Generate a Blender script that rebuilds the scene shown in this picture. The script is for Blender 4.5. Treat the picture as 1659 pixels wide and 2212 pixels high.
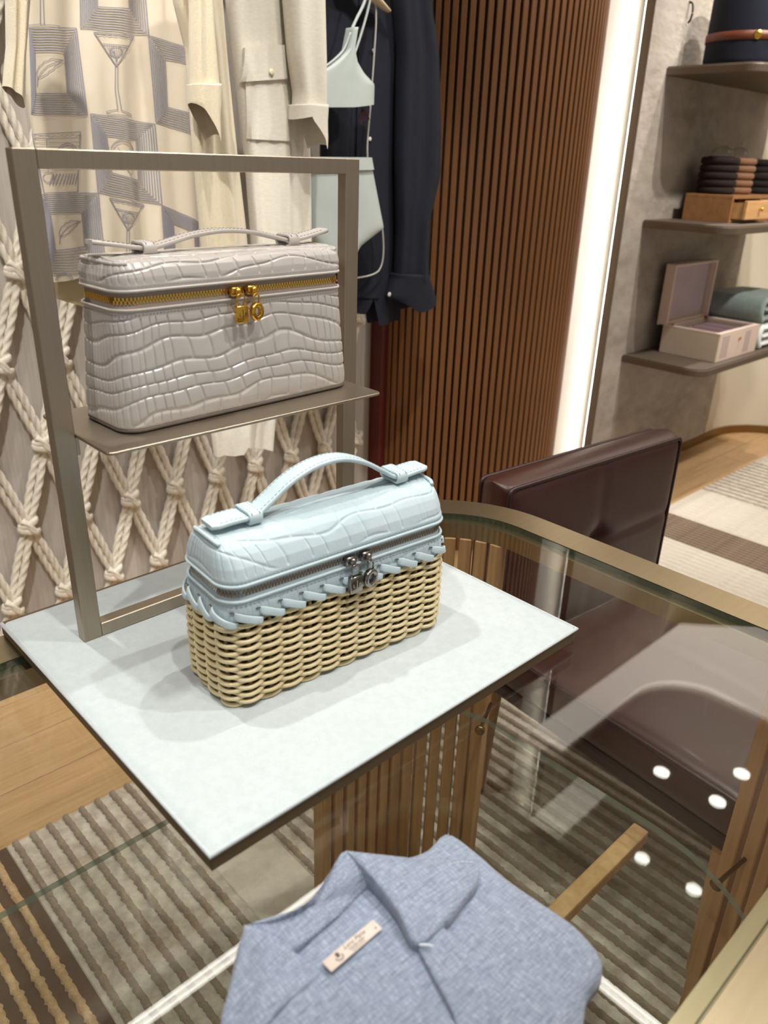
import bpy, bmesh, math, random
import numpy as np
from mathutils import Vector, Matrix
for o in list(bpy.data.objects): bpy.data.objects.remove(o)
scene = bpy.context.scene
COL = scene.collection
PI = math.pi
random.seed(7); RNG = np.random.default_rng(7)

# ------------------------------------------------------------------ camera
F_PX, PITCH, ROLL, YAW = 1697.0, 0.4219127, 0.0336005, -0.7702636
CAM = np.array([-0.2138, -0.3959, 1.2611])
def cam_axes():
    cy, sy = math.cos(YAW), math.sin(YAW)
    f0 = np.array([-sy, cy, 0.]); r0 = np.array([cy, sy, 0.]); u0 = np.array([0, 0, 1.])
    fwd = f0*math.cos(PITCH)-u0*math.sin(PITCH); up = u0*math.cos(PITCH)+f0*math.sin(PITCH)
    right = r0*math.cos(ROLL)+up*math.sin(ROLL); up2 = up*math.cos(ROLL)-r0*math.sin(ROLL)
    return right, up2, fwd
AX_R, AX_U, AX_F = cam_axes()
cd = bpy.data.cameras.new('camera'); cam = bpy.data.objects.new('camera', cd); COL.objects.link(cam)
cd.sensor_fit = 'HORIZONTAL'; cd.sensor_width = 36.0; cd.lens = 36.0*F_PX/1659.0
cd.clip_start = 0.02
mw = Matrix.Identity(4)
for i in range(3):
    mw[i][0] = AX_R[i]; mw[i][1] = AX_U[i]; mw[i][2] = -AX_F[i]; mw[i][3] = CAM[i]
cam.matrix_world = mw
cd.dof.use_dof = True; cd.dof.focus_distance = 1.02; cd.dof.aperture_fstop = 8.5
scene.camera = cam

def ray(px, py):
    return AX_R*((px-829.5)/F_PX) - AX_U*((py-1106.0)/F_PX) + AX_F
def on_y(p, y):                       # pixel -> point on the vertical plane y
    d = ray(*p); t = (y-CAM[1])/d[1]; return CAM+t*d
def on_z(p, z):                       # pixel -> point on a level plane
    d = ray(*p); t = (z-CAM[2])/d[2]; return CAM+t*d

# ------------------------------------------------------------------ world and colour management
w = bpy.data.worlds.new('world'); scene.world = w; w.use_nodes = True
bg = w.node_tree.nodes['Background']; bg.inputs[0].default_value = (1.0, 0.95, 0.89, 1); bg.inputs[1].default_value = 0.36
scene.view_settings.view_transform = 'Standard'
try: scene.view_settings.look = 'None'
except Exception: pass
scene.view_settings.gamma = 1.0; scene.view_settings.use_curve_mapping = False
scene.view_settings.exposure = 0.0

CEIL = 3.05
def spot(name, loc, target, watts, size_deg, blend=0.5, radius=0.03, col=(1, .965, .92)):
    l = bpy.data.lights.new(name, 'SPOT'); l.energy = watts; l.spot_size = math.radians(size_deg); l.spot_blend = blend
    l.shadow_soft_size = radius; l.color = col
    o = bpy.data.objects.new(name, l); COL.objects.link(o); o.location = loc
    o.rotation_euler = (Vector(target)-Vector(loc)).to_track_quat('-Z', 'Y').to_euler()
    return o
SPOTS = [  # ceiling downlights, the last ones added as fill: position, aim, watts, cone
    ((1.15, -0.75, CEIL-.03), (0.25, 0.15, 0.80), 76, 30),
    ((0.10, -0.55, CEIL-.03), (0.30, 0.30, 0.95), 74, 34),
    ((-0.25, 0.15, CEIL-.03), (0.45, 1.30, 1.05), 165, 30),
    ((0.55, 0.10, CEIL-.03), (1.05, 1.30, 1.20), 95, 34),
    ((3.02, 0.545, CEIL-.03), (3.05, 1.05, 0.7), 120, 46),
    ((3.00, 0.83, CEIL-.03), (2.9, 0.35, 0.0), 80, 80),
    ((3.30, 0.55, CEIL-.03), (3.3, 0.2, 0.0), 80, 80),
    ((0.0, 0.85, CEIL-.03), (0.05, 1.0, 0.0), 80, 60),
    ((0.45, -0.95, CEIL-.03), (0.12, -0.2, 0.77), 30, 24),
    ((1.05, 0.30, CEIL-.03), (1.10, 0.25, 0.0), 65, 75),  # added wide fill, lifts the chair and the floor under the glass
    ((-0.70, -0.10, CEIL-.03), (-0.3, 0.3, 0.0), 60, 80),  # added wide fill for the rug and the dark under-table area
    ((2.30, -0.40, CEIL-.03), (2.1, 1.0, 0.6), 90, 80),  # added wide fill towards the column and far floor
    ((2.55, -0.35, CEIL-.03), (3.05, 1.2, 0.95), 150, 44),  # added spot to brighten the shelf wall from the front
]
for i, (p, t, wt, sz) in enumerate(SPOTS):
    spot('downlight_beam', p, t, wt, sz)

# ------------------------------------------------------------------ helpers
def lin(c):
    if isinstance(c, str):
        c = tuple(int(c[i:i+2], 16)/255 for i in (0, 2, 4))
    return tuple((x/12.92 if x <= .04045 else ((x+.055)/1.055)**2.4) for x in c)
MATS = {}
def mat(name, col, rough=.5, metal=0., var=None, bump=None, coat=0., sheen=0., emit=0., alpha_noise=None, stretch=(1, 1, 1), var2=None, spec=.5, subsurf=0):
    """principled material; var=(scale, dark colour, amount) colour mottling, bump=(scale, distance) fine grain"""
    if name in MATS: return MATS[name]
    m = bpy.data.materials.new(name); m.use_nodes = True; MATS[name] = m
    nt = m.node_tree; b = nt.nodes['Principled BSDF']
    c = lin(col); b.inputs['Base Color'].default_value = (*c, 1)
    b.inputs['Roughness'].default_value = rough; b.inputs['Metallic'].default_value = metal
    b.inputs['Specular IOR Level'].default_value = spec
    if coat: b.inputs['Coat Weight'].default_value = coat; b.inputs['Coat Roughness'].default_value = .12
    if sheen: b.inputs['Sheen Weight'].default_value = sheen; b.inputs['Sheen Roughness'].default_value = .5
    if emit:
        b.inputs['Emission Color'].default_value = (*c, 1); b.inputs['Emission Strength'].default_value = emit
    tc = nt.nodes.new('ShaderNodeTexCoord'); mp = nt.nodes.new('ShaderNodeMapping'); mp.inputs['Scale'].default_value = stretch
    nt.links.new(tc.outputs['Object'], mp.inputs[0])
    last = None
    for v in (var, var2):
        if not v: continue
        n = nt.nodes.new('ShaderNodeTexNoise'); n.inputs['Scale'].default_value = v[0]; n.inputs['Detail'].default_value = 6
        n.inputs['Roughness'].default_value = .6
        nt.links.new(mp.outputs[0], n.inputs['Vector'])
        r = nt.nodes.new('ShaderNodeMapRange'); r.inputs[1].default_value = .35; r.inputs[2].default_value = .65
        r.inputs[3].default_value = 0; r.inputs[4].default_value = v[2]
        nt.links.new(n.outputs[0], r.inputs[0])
        mx = nt.nodes.new('ShaderNodeMix'); mx.data_type = 'RGBA'
        nt.links.new(r.outputs[0], mx.inputs[0])
        if last: nt.links.new(last, mx.inputs[6])
        else: mx.inputs[6].default_value = (*c, 1)
        mx.inputs[7].default_value = (*lin(v[1]), 1); last = mx.outputs[2]
    if last: nt.links.new(last, b.inputs['Base Color'])
    if bump:
        n = nt.nodes.new('ShaderNodeTexNoise'); n.inputs['Scale'].default_value = bump[0]; n.inputs['Detail'].default_value = 3
        nt.links.new(mp.outputs[0], n.inputs['Vector'])
        bp = nt.nodes.new('ShaderNodeBump'); bp.inputs['Distance'].default_value = bump[1]; bp.inputs['Strength'].default_value = .8
        nt.links.new(n.outputs[0], bp.inputs['Height']); nt.links.new(bp.outputs[0], b.inputs['Normal'])
    return m
def weave_mat(name, base, light, dark, sx, sz, rough=.8, amt=.5, axes='XZ'):
    """woven cloth: slubby threads in two directions"""
    if name in MATS: return MATS[name]
    m = mat(name, base, rough, sheen=.25)
    nt = m.node_tree; b = nt.nodes['Principled BSDF']
    tc = nt.nodes.new('ShaderNodeTexCoord'); outs = []
    for k, sc in enumerate((sx, sz)):
        mp = nt.nodes.new('ShaderNodeMapping'); mp.inputs['Scale'].default_value = sc
        nt.links.new(tc.outputs['Object'], mp.inputs[0])
        n = nt.nodes.new('ShaderNodeTexNoise'); n.inputs['Scale'].default_value = 1; n.inputs['Detail'].default_value = 4
        nt.links.new(mp.outputs[0], n.inputs['Vector']); outs.append(n.outputs[0])
    last = (*lin(base), 1)
    for k, (o, c) in enumerate(zip(outs, (light, dark))):
        r = nt.nodes.new('ShaderNodeMapRange'); r.inputs[1].default_value = .45; r.inputs[2].default_value = .7; r.inputs[4].default_value = amt
        nt.links.new(o, r.inputs[0])
        mx = nt.nodes.new('ShaderNodeMix'); mx.data_type = 'RGBA'; nt.links.new(r.outputs[0], mx.inputs[0])
        if k == 0: mx.inputs[6].default_value = last
        else: nt.links.new(last, mx.inputs[6])
        mx.inputs[7].default_value = (*lin(c), 1); last = mx.outputs[2]
    nt.links.new(last, b.inputs['Base Color'])
    ad = nt.nodes.new('ShaderNodeMath'); ad.operation = 'SUBTRACT'; nt.links.new(outs[0], ad.inputs[0]); nt.links.new(outs[1], ad.inputs[1])
    bp = nt.nodes.new('ShaderNodeBump'); bp.inputs['Distance'].default_value = .0006; bp.inputs['Strength'].default_value = .6
    nt.links.new(ad.outputs[0], bp.inputs['Height']); nt.links.new(bp.outputs[0], b.inputs['Normal'])
    return m
def glass_mat(name, tint, edge=False, rough=0.0):
    """clear sheet glass: light passes straight through, Fresnel reflection on both faces"""
    m = bpy.data.materials.new(name); m.use_nodes = True; MATS[name] = m
    nt = m.node_tree; nt.nodes.remove(nt.nodes['Principled BSDF']); out = nt.nodes['Material Output']
    tr = nt.nodes.new('ShaderNodeBsdfTransparent'); tr.inputs[0].default_value = (*lin(tint), 1)
    gl = nt.nodes.new('ShaderNodeBsdfGlossy'); gl.inputs['Roughness'].default_value = rough
    fr = nt.nodes.new('ShaderNodeFresnel'); ge = nt.nodes.new('ShaderNodeNewGeometry')
    mr = nt.nodes.new('ShaderNodeMapRange'); mr.inputs[3].default_value = 1.52; mr.inputs[4].default_value = 1/1.52
    nt.links.new(ge.outputs['Backfacing'], mr.inputs[0]); nt.links.new(mr.outputs[0], fr.inputs['IOR'])
    mx = nt.nodes.new('ShaderNodeMixShader')
    nt.links.new(fr.outputs[0], mx.inputs[0]); nt.links.new(tr.outputs[0], mx.inputs[1]); nt.links.new(gl.outputs[0], mx.inputs[2])
    if edge:
        df = nt.nodes.new('ShaderNodeBsdfDiffuse'); df.inputs[0].default_value = (*lin(edge), 1)
        m2 = nt.nodes.new('ShaderNodeMixShader'); m2.inputs[0].default_value = .5
        nt.links.new(mx.outputs[0], m2.inputs[1]); nt.links.new(df.outputs[0], m2.inputs[2]); mx = m2
    nt.links.new(mx.outputs[0], out.inputs[0])
    return m

def obj(name, V, F, m, parent=None, smooth=True, label=None, cat=None, group=None, kind=None, loc=None, rotz=0, sharp=None):
    me = bpy.data.meshes.new(name)
    V = np.asarray(V, dtype=np.float64).reshape(-1, 3)
    me.from_pydata(V.tolist(), [], [list(map(int, f)) for f in F] if not isinstance(F, np.ndarray) else F.tolist())
    me.update()
    if smooth:
        me.polygons.foreach_set('use_smooth', [True]*len(me.polygons))
        if sharp is not None:
            try: me.set_sharp_from_angle(angle=math.radians(sharp))
            except Exception: pass
    if m is not None:
        for mm in (m if isinstance(m, (list, tuple)) else [m]): me.materials.append(mm)
    o = bpy.data.objects.new(name, me); COL.objects.link(o)
    if parent is not None: o.parent = parent
    if loc is not None: o.location = loc
    if rotz: o.rotation_euler = (0, 0, rotz)
    tag(o, label, cat, group, kind)
    return o
def tag(o, label=None, cat=None, group=None, kind=None):
    if label: o['label'] = label
    if cat: o['category'] = cat
    if group: o['group'] = group
    if kind: o['kind'] = kind
    return o
def thing(name, label, cat, loc=(0, 0, 0), rotz=0, group=None, kind=None):
    o = bpy.data.objects.new(name, None); o.empty_display_size = .05; COL.objects.link(o)
    o.location = loc; o.rotation_euler = (0, 0, rotz)
    return tag(o, label, cat, group, kind)
def inst(name, src, parent=None, loc=None, rot=None, scale=None):
    o = bpy.data.objects.new(name, src.data); COL.objects.link(o)
    if parent is not None: o.parent = parent
    if loc is not None: o.location = loc
    if rot is not None: o.rotation_euler = rot
    if scale is not None: o.scale = scale
    return o
def join(*parts):
    V = []; F = []; n = 0
    for v, f in parts:
        v = np.asarray(v, float).reshape(-1, 3); V.append(v); F += [[i+n for i in ff] for ff in f]; n += len(v)
    return np.concatenate(V), F
def xf(vf, loc=(0, 0, 0), rz=0, M=None, s=1):
    v, f = vf; v = np.asarray(v, float)*s
    if M is not None: v = v@np.asarray(M, float).T
    c, s_ = math.cos(rz), math.sin(rz)
    v = v@np.array([[c, s_, 0], [-s_, c, 0], [0, 0, 1]])+np.asarray(loc, float)
    return v, f
def box(x0, x1, y0, y1, z0, z1, b=0.0, seg=2):
    bm = bmesh.new(); bmesh.ops.create_cube(bm, size=1)
    for v in bm.verts:
        v.co = (x0+(v.co.x+.5)*(x1-x0), y0+(v.co.y+.5)*(y1-y0), z0+(v.co.z+.5)*(z1-z0))
    if b > 0: bmesh.ops.bevel(bm, geom=list(bm.edges), offset=b, segments=seg, profile=.5, affect='EDGES')
    bm.verts.index_update()
    r = [tuple(v.co) for v in bm.verts], [[v.index for v in f.verts] for f in bm.faces]; bm.free(); return r
def grid_faces(nu, nv, close_u=False, flip=False):
    i = np.arange(nv-1)[:, None]; j = np.arange(nu if close_u else nu-1)[None, :]
    j2 = (j+1) % nu
    a = i*nu+j; b = i*nu+j2; c = (i+1)*nu+j2; d = (i+1)*nu+j
    q = np.stack([a, b, c, d] if not flip else [a, d, c, b], -1).reshape(-1, 4)
    return q.tolist()
def sweep(path, prof, closed=False, up=(0, 0, 1), twist=0., cap=True, scale=None):
    """sweep a 2-D profile (right, up) along a 3-D path"""
    P = np.asarray(path, float); n = len(P); prof = np.asarray(prof, float); k = len(prof)
    if closed: T = np.roll(P, -1, 0)-np.roll(P, 1, 0)
    else:
        T = np.empty_like(P); T[1:-1] = P[2:]-P[:-2]; T[0] = P[1]-P[0]; T[-1] = P[-1]-P[-2]
    T /= np.linalg.norm(T, axis=1)[:, None]+1e-12
    up = np.asarray(up, float); U = np.broadcast_to(up, P.shape) if up.ndim == 1 else up
    Rr = np.cross(T, U); nr = np.linalg.norm(Rr, axis=1)
    bad = nr < 1e-3
    if bad.any(): Rr[bad] = np.cross(T[bad], np.array([1., .13, 0])); nr = np.linalg.norm(Rr, axis=1)
    Rr /= nr[:, None]; U2 = np.cross(Rr, T)
    ang = np.linspace(0, twist, n)
    sc = np.ones(n) if scale is None else np.asarray(scale, float)
    V = np.empty((n, k, 3))
    for i in range(n):
        c, s = math.cos(ang[i]), math.sin(ang[i])
        px = (prof[:, 0]*c-prof[:, 1]*s)*sc[i]; py = (prof[:, 0]*s+prof[:, 1]*c)*sc[i]
        V[i] = P[i]+px[:, None]*Rr[i]+py[:, None]*U2[i]
    if closed:
        F = []
        for i in range(n):
            for j in range(k):
                j2 = (j+1) % k; i2 = (i+1) % n
                F.append([i*k+j, i2*k+j, i2*k+j2, i*k+j2])
    else:
        F = grid_faces(k, n, close_u=True, flip=True)
        if cap: F.append(list(range(k-1, -1, -1))[::-1]); F.append([(n-1)*k+j for j in range(k)][::-1])
    return V.reshape(-1, 3), F
def circ(r, n=8): return [(r*math.cos(2*PI*i/n), r*math.sin(2*PI*i/n)) for i in range(n)]
def rrect(hx, hy, r, n=4):
    pts = []
    for cx, cy, a in ((hx-r, hy-r, 0), (-hx+r, hy-r, PI/2), (-hx+r, -hy+r, PI), (hx-r, -hy+r, 1.5*PI)):
        for i in range(n+1):
            t = a+PI/2*i/n; pts.append((cx+r*math.cos(t), cy+r*math.sin(t)))
    return pts
def tube(path, r, n=8, **kw): return sweep(path, circ(r, n), **kw)
def prism(poly, z0, z1, b=0.0, seg=2):
    """extruded polygon (xy) with bevelled rims"""
    bm = bmesh.new(); vs = [bm.verts.new((p[0], p[1], z0)) for p in poly]
    f = bm.faces.new(vs)
    r = bmesh.ops.extrude_face_region(bm, geom=[f])
    for e in r['geom']:
        if isinstance(e, bmesh.types.BMVert): e.co.z = z1
    bmesh.ops.recalc_face_normals(bm, faces=list(bm.faces))
    if b > 0:
        ed = [e for e in bm.edges if abs(e.verts[0].co.z-e.verts[1].co.z) < 1e-9]
        bmesh.ops.bevel(bm, geom=ed, offset=b, segments=seg, profile=.5, affect='EDGES')
    bm.verts.index_update()
    o = [tuple(v.co) for v in bm.verts], [[v.index for v in f.verts] for f in bm.faces]; bm.free(); return o
def lathe(prof, n=24, cap=True):
    P = np.asarray(prof, float); a = np.arange(n)*2*PI/n
    V = np.stack([P[:, None, 0]*np.cos(a)[None], P[:, None, 0]*np.sin(a)[None], np.broadcast_to(P[:, 1:2], (len(P), n))], -1)
    F = grid_faces(n, len(P), close_u=True)
    if cap: F.append(list(range(n))[::-1]); F.append([(len(P)-1)*n+j for j in range(n)])
    return V.reshape(-1, 3), F
def spline(pts, n):
    """Catmull-Rom through the points, n samples"""
    P = np.asarray(pts, float); k = len(P)
    d = np.r_[0, np.cumsum(np.linalg.norm(np.diff(P, axis=0), axis=1))]
    t = np.linspace(0, d[-1], n); out = np.empty((n, P.shape[1]))
    m = np.empty_like(P); m[1:-1] = (P[2:]-P[:-2])/(d[2:]-d[:-2])[:, None]; m[0] = (P[1]-P[0])/(d[1]-d[0]); m[-1] = (P[-1]-P[-2])/(d[-1]-d[-2])
    idx = np.clip(np.searchsorted(d, t, side='right')-1, 0, k-2)
    for q in range(n):
        i = idx[q]; h = d[i+1]-d[i]; u = (t[q]-d[i])/h
        out[q] = (2*u**3-3*u*u+1)*P[i]+(u**3-2*u*u+u)*h*m[i]+(-2*u**3+3*u*u)*P[i+1]+(u**3-u*u)*h*m[i+1]
    return out
def text_vf(s, size, shear=0., align='CENTER', space=1.0):
    c = bpy.data.curves.new('t', 'FONT'); c.body = s; c.size = size; c.shear = shear; c.align_x = align; c.align_y = 'CENTER'
    c.space_character = space; c.extrude = 0; c.resolution_u = 3
    o = bpy.data.objects.new('t', c); COL.objects.link(o)
    dg = bpy.context.evaluated_depsgraph_get(); me = bpy.data.meshes.new_from_object(o.evaluated_get(dg))
    v = [tuple(x.co) for x in me.vertices]; f = [list(p.vertices) for p in me.polygons]
    bpy.data.objects.remove(o); bpy.data.curves.remove(c); bpy.data.meshes.remove(me)
    return v, f
def frame(vf, o, r, u):
    """lay flat geometry (x,y,z) out on axes r, u and their normal"""
    v, f = vf; v = np.asarray(v, float).reshape(-1, 3); r = np.asarray(r, float); r = r/np.linalg.norm(r)
    n = np.cross(r, u); n /= np.linalg.norm(n); u = np.cross(n, r)
    return np.asarray(o, float)+v[:, :1]*r+v[:, 1:2]*u+v[:, 2:3]*n, f
def hsh(*a):
    x = 0.
    for i, k in enumerate(a): x = x+np.asarray(k, float)*(12.9898+i*65.233)
    return np.modf(np.abs(np.sin(x)*43758.5453))[0]

# ------------------------------------------------------------------ materials
M_OAK = mat('oak floor', 'b8946a', .42, var=(3.0, '9d7a50', .8), var2=(14, 'ccab7e', .4), stretch=(.6, 9, 9), bump=(60, .0003))
M_OAKSLAT = mat('oak slat', 'cba172', .5, var=(5, 'b08454', .8), stretch=(12, 12, .8), bump=(80, .0003))
M_WALNUT = mat('brown slat', '8a5c33', .5, var=(4, '6d4524', .8), stretch=(14, 14, .6), bump=(90, .0003))
M_DARK = mat('dark backing', '2a170b', .8)
M_LINEN = mat('linen wall', 'bfb7ad', .85, var=(30, 'a49b90', .85), var2=(120, 'cfc8bf', .4), stretch=(4, 4, .12), bump=(200, .0004))
M_PLASTER = mat('plaster', 'a79c8f', .8, var=(3.2, '857a6d', .9), var2=(11, 'b8aea3', .5), stretch=(1, 1, 1.6), bump=(26, .004))
M_WHITE = mat('white paint', 'ded8ce', .6, bump=(40, .0005))
M_CREAM = mat('cream lacquer', 'd5cab4', .45)
M_CEIL = mat('ceiling paint', 'c4b6a6', .8)
M_REDLEATHER = mat('oxblood trim', '5e1f14', .5, var=(8, '4a160f', .6))
M_BRASS = mat('aged brass', '8f744c', .35, metal=1, bump=(150, .0001), stretch=(1, 1, 30))
M_BRONZE = mat('brushed bronze', 'ada190', .42, metal=1, var=(6, 'a09484', .4), stretch=(60, 60, 2), bump=(40, .00004))
M_CHAMP = mat('champagne metal', 'b8aa8c', .33, metal=1, var=(5, 'ab9c7d', .4), stretch=(2, 30, 2), bump=(60, .00004))
M_SHELF = mat('shelf metal', '6e6152', .45, metal=.6)
M_LED = mat('led diffuser', 'fffaf0', .5, emit=15)
M_LEDC = mat('linear light diffuser', 'fffaf4', .5, emit=14)
M_DOWN = mat('downlight lens', 'fff8f0', .5, emit=16)
M_SOFFIT_GLOW = mat('glowing soffit', 'fff4e8', .5, emit=2.2)  # emission stands in for cove light washing a white soffit

# ------------------------------------------------------------------ floor
fl = obj('floor', *box(-2.5, 5.2, -3.0, 2.4, -.08, -.004), M_OAK, kind='structure', smooth=False)
def planks():
    src = {}
    for r in range(6):
        y0 = .62+r*.15; x = -1.2-(r*.47) % 1.1
        while x < 4.4:
            L = (1.1, 1.3, .95)[(r+int(abs(x)*7)) % 3]
            if L not in src:
                src[L] = obj('plank', *box(0, L-.0025, 0, .1475, -.006, 0, .0012, 1), M_OAK, fl, smooth=False, loc=(x, y0, 0)); 
            else: inst('plank', src[L], fl, (x, y0, 0), (0, 0, 0))
            x += L
planks()
# ------------------------------------------------------------------ ceiling
def arc(cx, cy, r, a0, a1, n): return [(cx+r*math.cos(a0+(a1-a0)*i/n), cy+r*math.sin(a0+(a1-a0)*i/n)) for i in range(n+1)]
cp = [(-2.5, -3.0), (3.9, -3.0)]+arc(3.5, .85, .4, 0, PI/2, 12)+[(2.25, 1.25), (2.25, 1.62), (-2.5, 1.62)]
obj('ceiling', *prism(cp, CEIL, CEIL+.06), M_CEIL, kind='structure', smooth=False)
obj('ceiling_upper', *box(-2.5, 5.2, -3.0, 2.4, CEIL+.16, CEIL+.2), M_WHITE, kind='structure', smooth=False)
cvp = [(2.32, 1.02), (2.95, 1.02)]+arc(2.95, .72, .30, PI/2, 0, 12)+[(3.25, -1.5), (4.0, -1.5), (4.0, .86), (3.70, 1.18), (2.32, 1.18)]
cv = thing('glowing_soffit', 'white soffit band with its cove wash put in as glow, along the shelf wall and round its corner', 'soffit band', (0, 0, 2.62))
obj('diffuser', *prism(cvp[::-1], 0, .02), M_SOFFIT_GLOW, cv, smooth=False)  # soffit underside; its brightness is emission, not a lamp's diffuser
obj('housing', *prism([(x+(.02 if x > 2.4 else -.02), y+.01) for x, y in cvp][::-1], .02, .07), M_WHITE, cv, smooth=False)
for x_, y_ in ((2.45, 1.1), (3.6, .9), (3.6, -1.2)): obj('hanger', *tube([(x_, y_, .07), (x_, y_, .2), (x_, y_, CEIL-2.62)], .01, 8), M_WHITE, cv)
for nm, lab, a, ln, rz in (('linear_light', 'twin-line ceiling light along the rope-net wall', (-.9, 1.43, CEIL-.004), 2.2, 0),
                           ('linear_light', 'twin-line ceiling light over the leather chair side of the table', (1.79, -1.2, CEIL-.004), 1.95, PI/2)):
    t = thing(nm, lab, 'ceiling light', a, rz)
    obj('housing', *box(-.02, ln+.02, -.028, .028, 0, .004), M_BRONZE, t, smooth=False)
    for s in (-1, 1): obj('diffuser', *box(0, ln, s*.014-.008, s*.014+.008, -.003, .001), M_LEDC, t, smooth=False)
dl_labels = ['ceiling downlight aimed at the wicker bag', 'ceiling downlight aimed at the grey bag', 'ceiling downlight aimed at the printed shirt', 'ceiling downlight aimed at the navy shirt',
             'ceiling downlight aimed at the open box on the shelf', 'ceiling downlight near the plaster wall', 'ceiling downlight farthest from the rope net', 'ceiling downlight over the oak floor', 'ceiling downlight aimed at the linen shirt', 'added fill downlight over the leather chair', 'added fill downlight over the table end away from the chair', 'added fill downlight aimed at the slatted column', 'added fill downlight aimed at the plaster shelf panel']
for (p, t_, wt, sz), lab in zip(SPOTS, dl_labels):
    t = thing('downlight', lab, 'downlight', (p[0], p[1], CEIL), group='ceiling downlights')
    obj('trim_ring', *lathe([(.052, 0), (.055, -.004), (.04, -.006), (.04, 0)], 28, cap=False), M_WHITE, t)
    obj('lens', *lathe([(.0395, .002), (.0395, -.001), (.002, -.001)], 28), M_DOWN, t)
# ------------------------------------------------------------------ walls
YW = 1.52
obj('wall_back', *box(-2.5, 1.66, YW, YW+.08, 0, CEIL), M_LINEN, kind='structure', smooth=False)
obj('baseboard_back', *box(-2.5, 1.60, YW-.014, YW, 0, .075, .002), M_REDLEATHER, kind='structure', smooth=False)
CC = (1.975, 1.507); CR = .394
col = obj('wall_column', *lathe([(CR-.012, 0), (CR-.012, CEIL)], 96), M_DARK, kind='structure', loc=(CC[0], CC[1], 0))
sl = obj('slat', *box(-.003, .011, -.0078, .0078, 0, CEIL, .0016, 2), M_WALNUT, col, smooth=False)
pitch = math.radians(3.5); a0 = math.radians(180)
for i in range(49):
    a = a0+i*pitch; pos = ((CR-.01)*math.cos(a), (CR-.01)*math.sin(a), 0)
    if i == 0: sl.location = pos; sl.rotation_euler = (0, 0, a)
    else: inst('slat', sl, col, pos, (0, 0, a))
obj('trim_1', *box(1.555, 1.592, 1.462, YW, 0, CEIL, .004), M_REDLEATHER, kind='structure', smooth=False)
obj('wall_niche', *box(1.95, 2.75, 1.295, 1.36, 0, CEIL+.16), M_WHITE, kind='structure', smooth=False)
led = thing('led_strip', 'vertical white LED strip glowing beside the plaster panel', 'LED strip', (2.525, 1.245, 0))
obj('diffuser', *box(-.006, .006, -.006, .008, .02, CEIL-.03), M_LED, led, smooth=False)
obj('channel', *box(.006, .016, -.012, .010, .02, CEIL-.03), M_BRONZE, led, smooth=False)
# shelf wall: cream lacquer backing that turns a round corner, plaster panel hung in front
def wall_path():
    p = [(2.64, 1.232), (3.72, 1.232)]+arc(3.72, .882, .35, PI/2, 0, 14)+[(4.07, -3.0)]
    return p
def wall_strip(z0, z1, th, off=0.0):
    p = np.array([(x, y) for x, y in wall_path()]); n = len(p)
    T = np.gradient(p, axis=0); T /= np.linalg.norm(T, axis=1)[:, None]; N = np.stack([T[:, 1], -T[:, 0]], 1)
    a = p+N*off; b = p+N*(off-th) if False else p-N*th
    V = np.concatenate([np.c_[a, np.full(n, z0)], np.c_[a, np.full(n, z1)], np.c_[b, np.full(n, z1)], np.c_[b, np.full(n, z0)]])
    F = []
    for i in range(n-1):
        for k in range(4): F.append([k*n+i, k*n+i+1, ((k+1) % 4)*n+i+1, ((k+1) % 4)*n+i])
    F.append([0, n, 2*n, 3*n]); F.append([n-1, 2*n-1, 3*n-1, 4*n-1][::-1])
    return V, [f[::-1] for f in F]
obj('wall_right', *wall_strip(0, CEIL+.16, .06), M_CREAM, kind='structure', smooth=True, sharp=35)
obj('baseboard_right', *wall_strip(0, .04, .0, off=.012), M_BRASS, kind='structure', smooth=True, sharp=35)
pp = [(2.49, .06)]+arc(3.555-.07, .06+.07, .07, -PI/2, 0, 8)+[(3.555, CEIL), (2.49, CEIL)]
v, f = prism(pp, 0, .03, .002); v = np.asarray(v); v = np.stack([v[:, 0], 1.23-v[:, 2], v[:, 1]], 1)
obj('wall_shelf', v, f, M_PLASTER, kind='structure', smooth=False)
obj('trim_2', *box(2.4885, 2.4905, 1.199, 1.2335, .06, CEIL), M_SHELF, kind='structure', smooth=False)
obj('trim_3', *box(3.60, 3.618, 1.222, 1.2325, .05, CEIL, .002), M_CREAM, kind='structure', smooth=False)
# shelves
for z, lab in ((.58, 'dark bronze wall shelf holding the open cream box'), (1.085, 'dark bronze wall shelf holding the wooden drawer box'), (1.584, 'dark bronze wall shelf holding the navy drum')):
    sp_ = [(2.625, 1.2)]+arc(2.625+.06, .865+.06, .06, PI, 1.5*PI, 8)+[(3.50, .865), (3.50, 1.2)]
    t = thing('wall_shelf_board', lab, 'shelf', (0, 0, z))
    obj('board', *prism(sp_, -.028, -.004, .002), M_SHELF, t, smooth=False)
    sp2 = [(2.63, 1.198)]+arc(2.63+.06, .872+.06, .06, PI, 1.5*PI, 8)+[(3.495, .872), (3.495, 1.198)]
    obj('leather_inlay', *prism(sp2, -.004, 0, .001), mat('shelf inlay', '5b4f43', .6), t, smooth=False)
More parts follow.
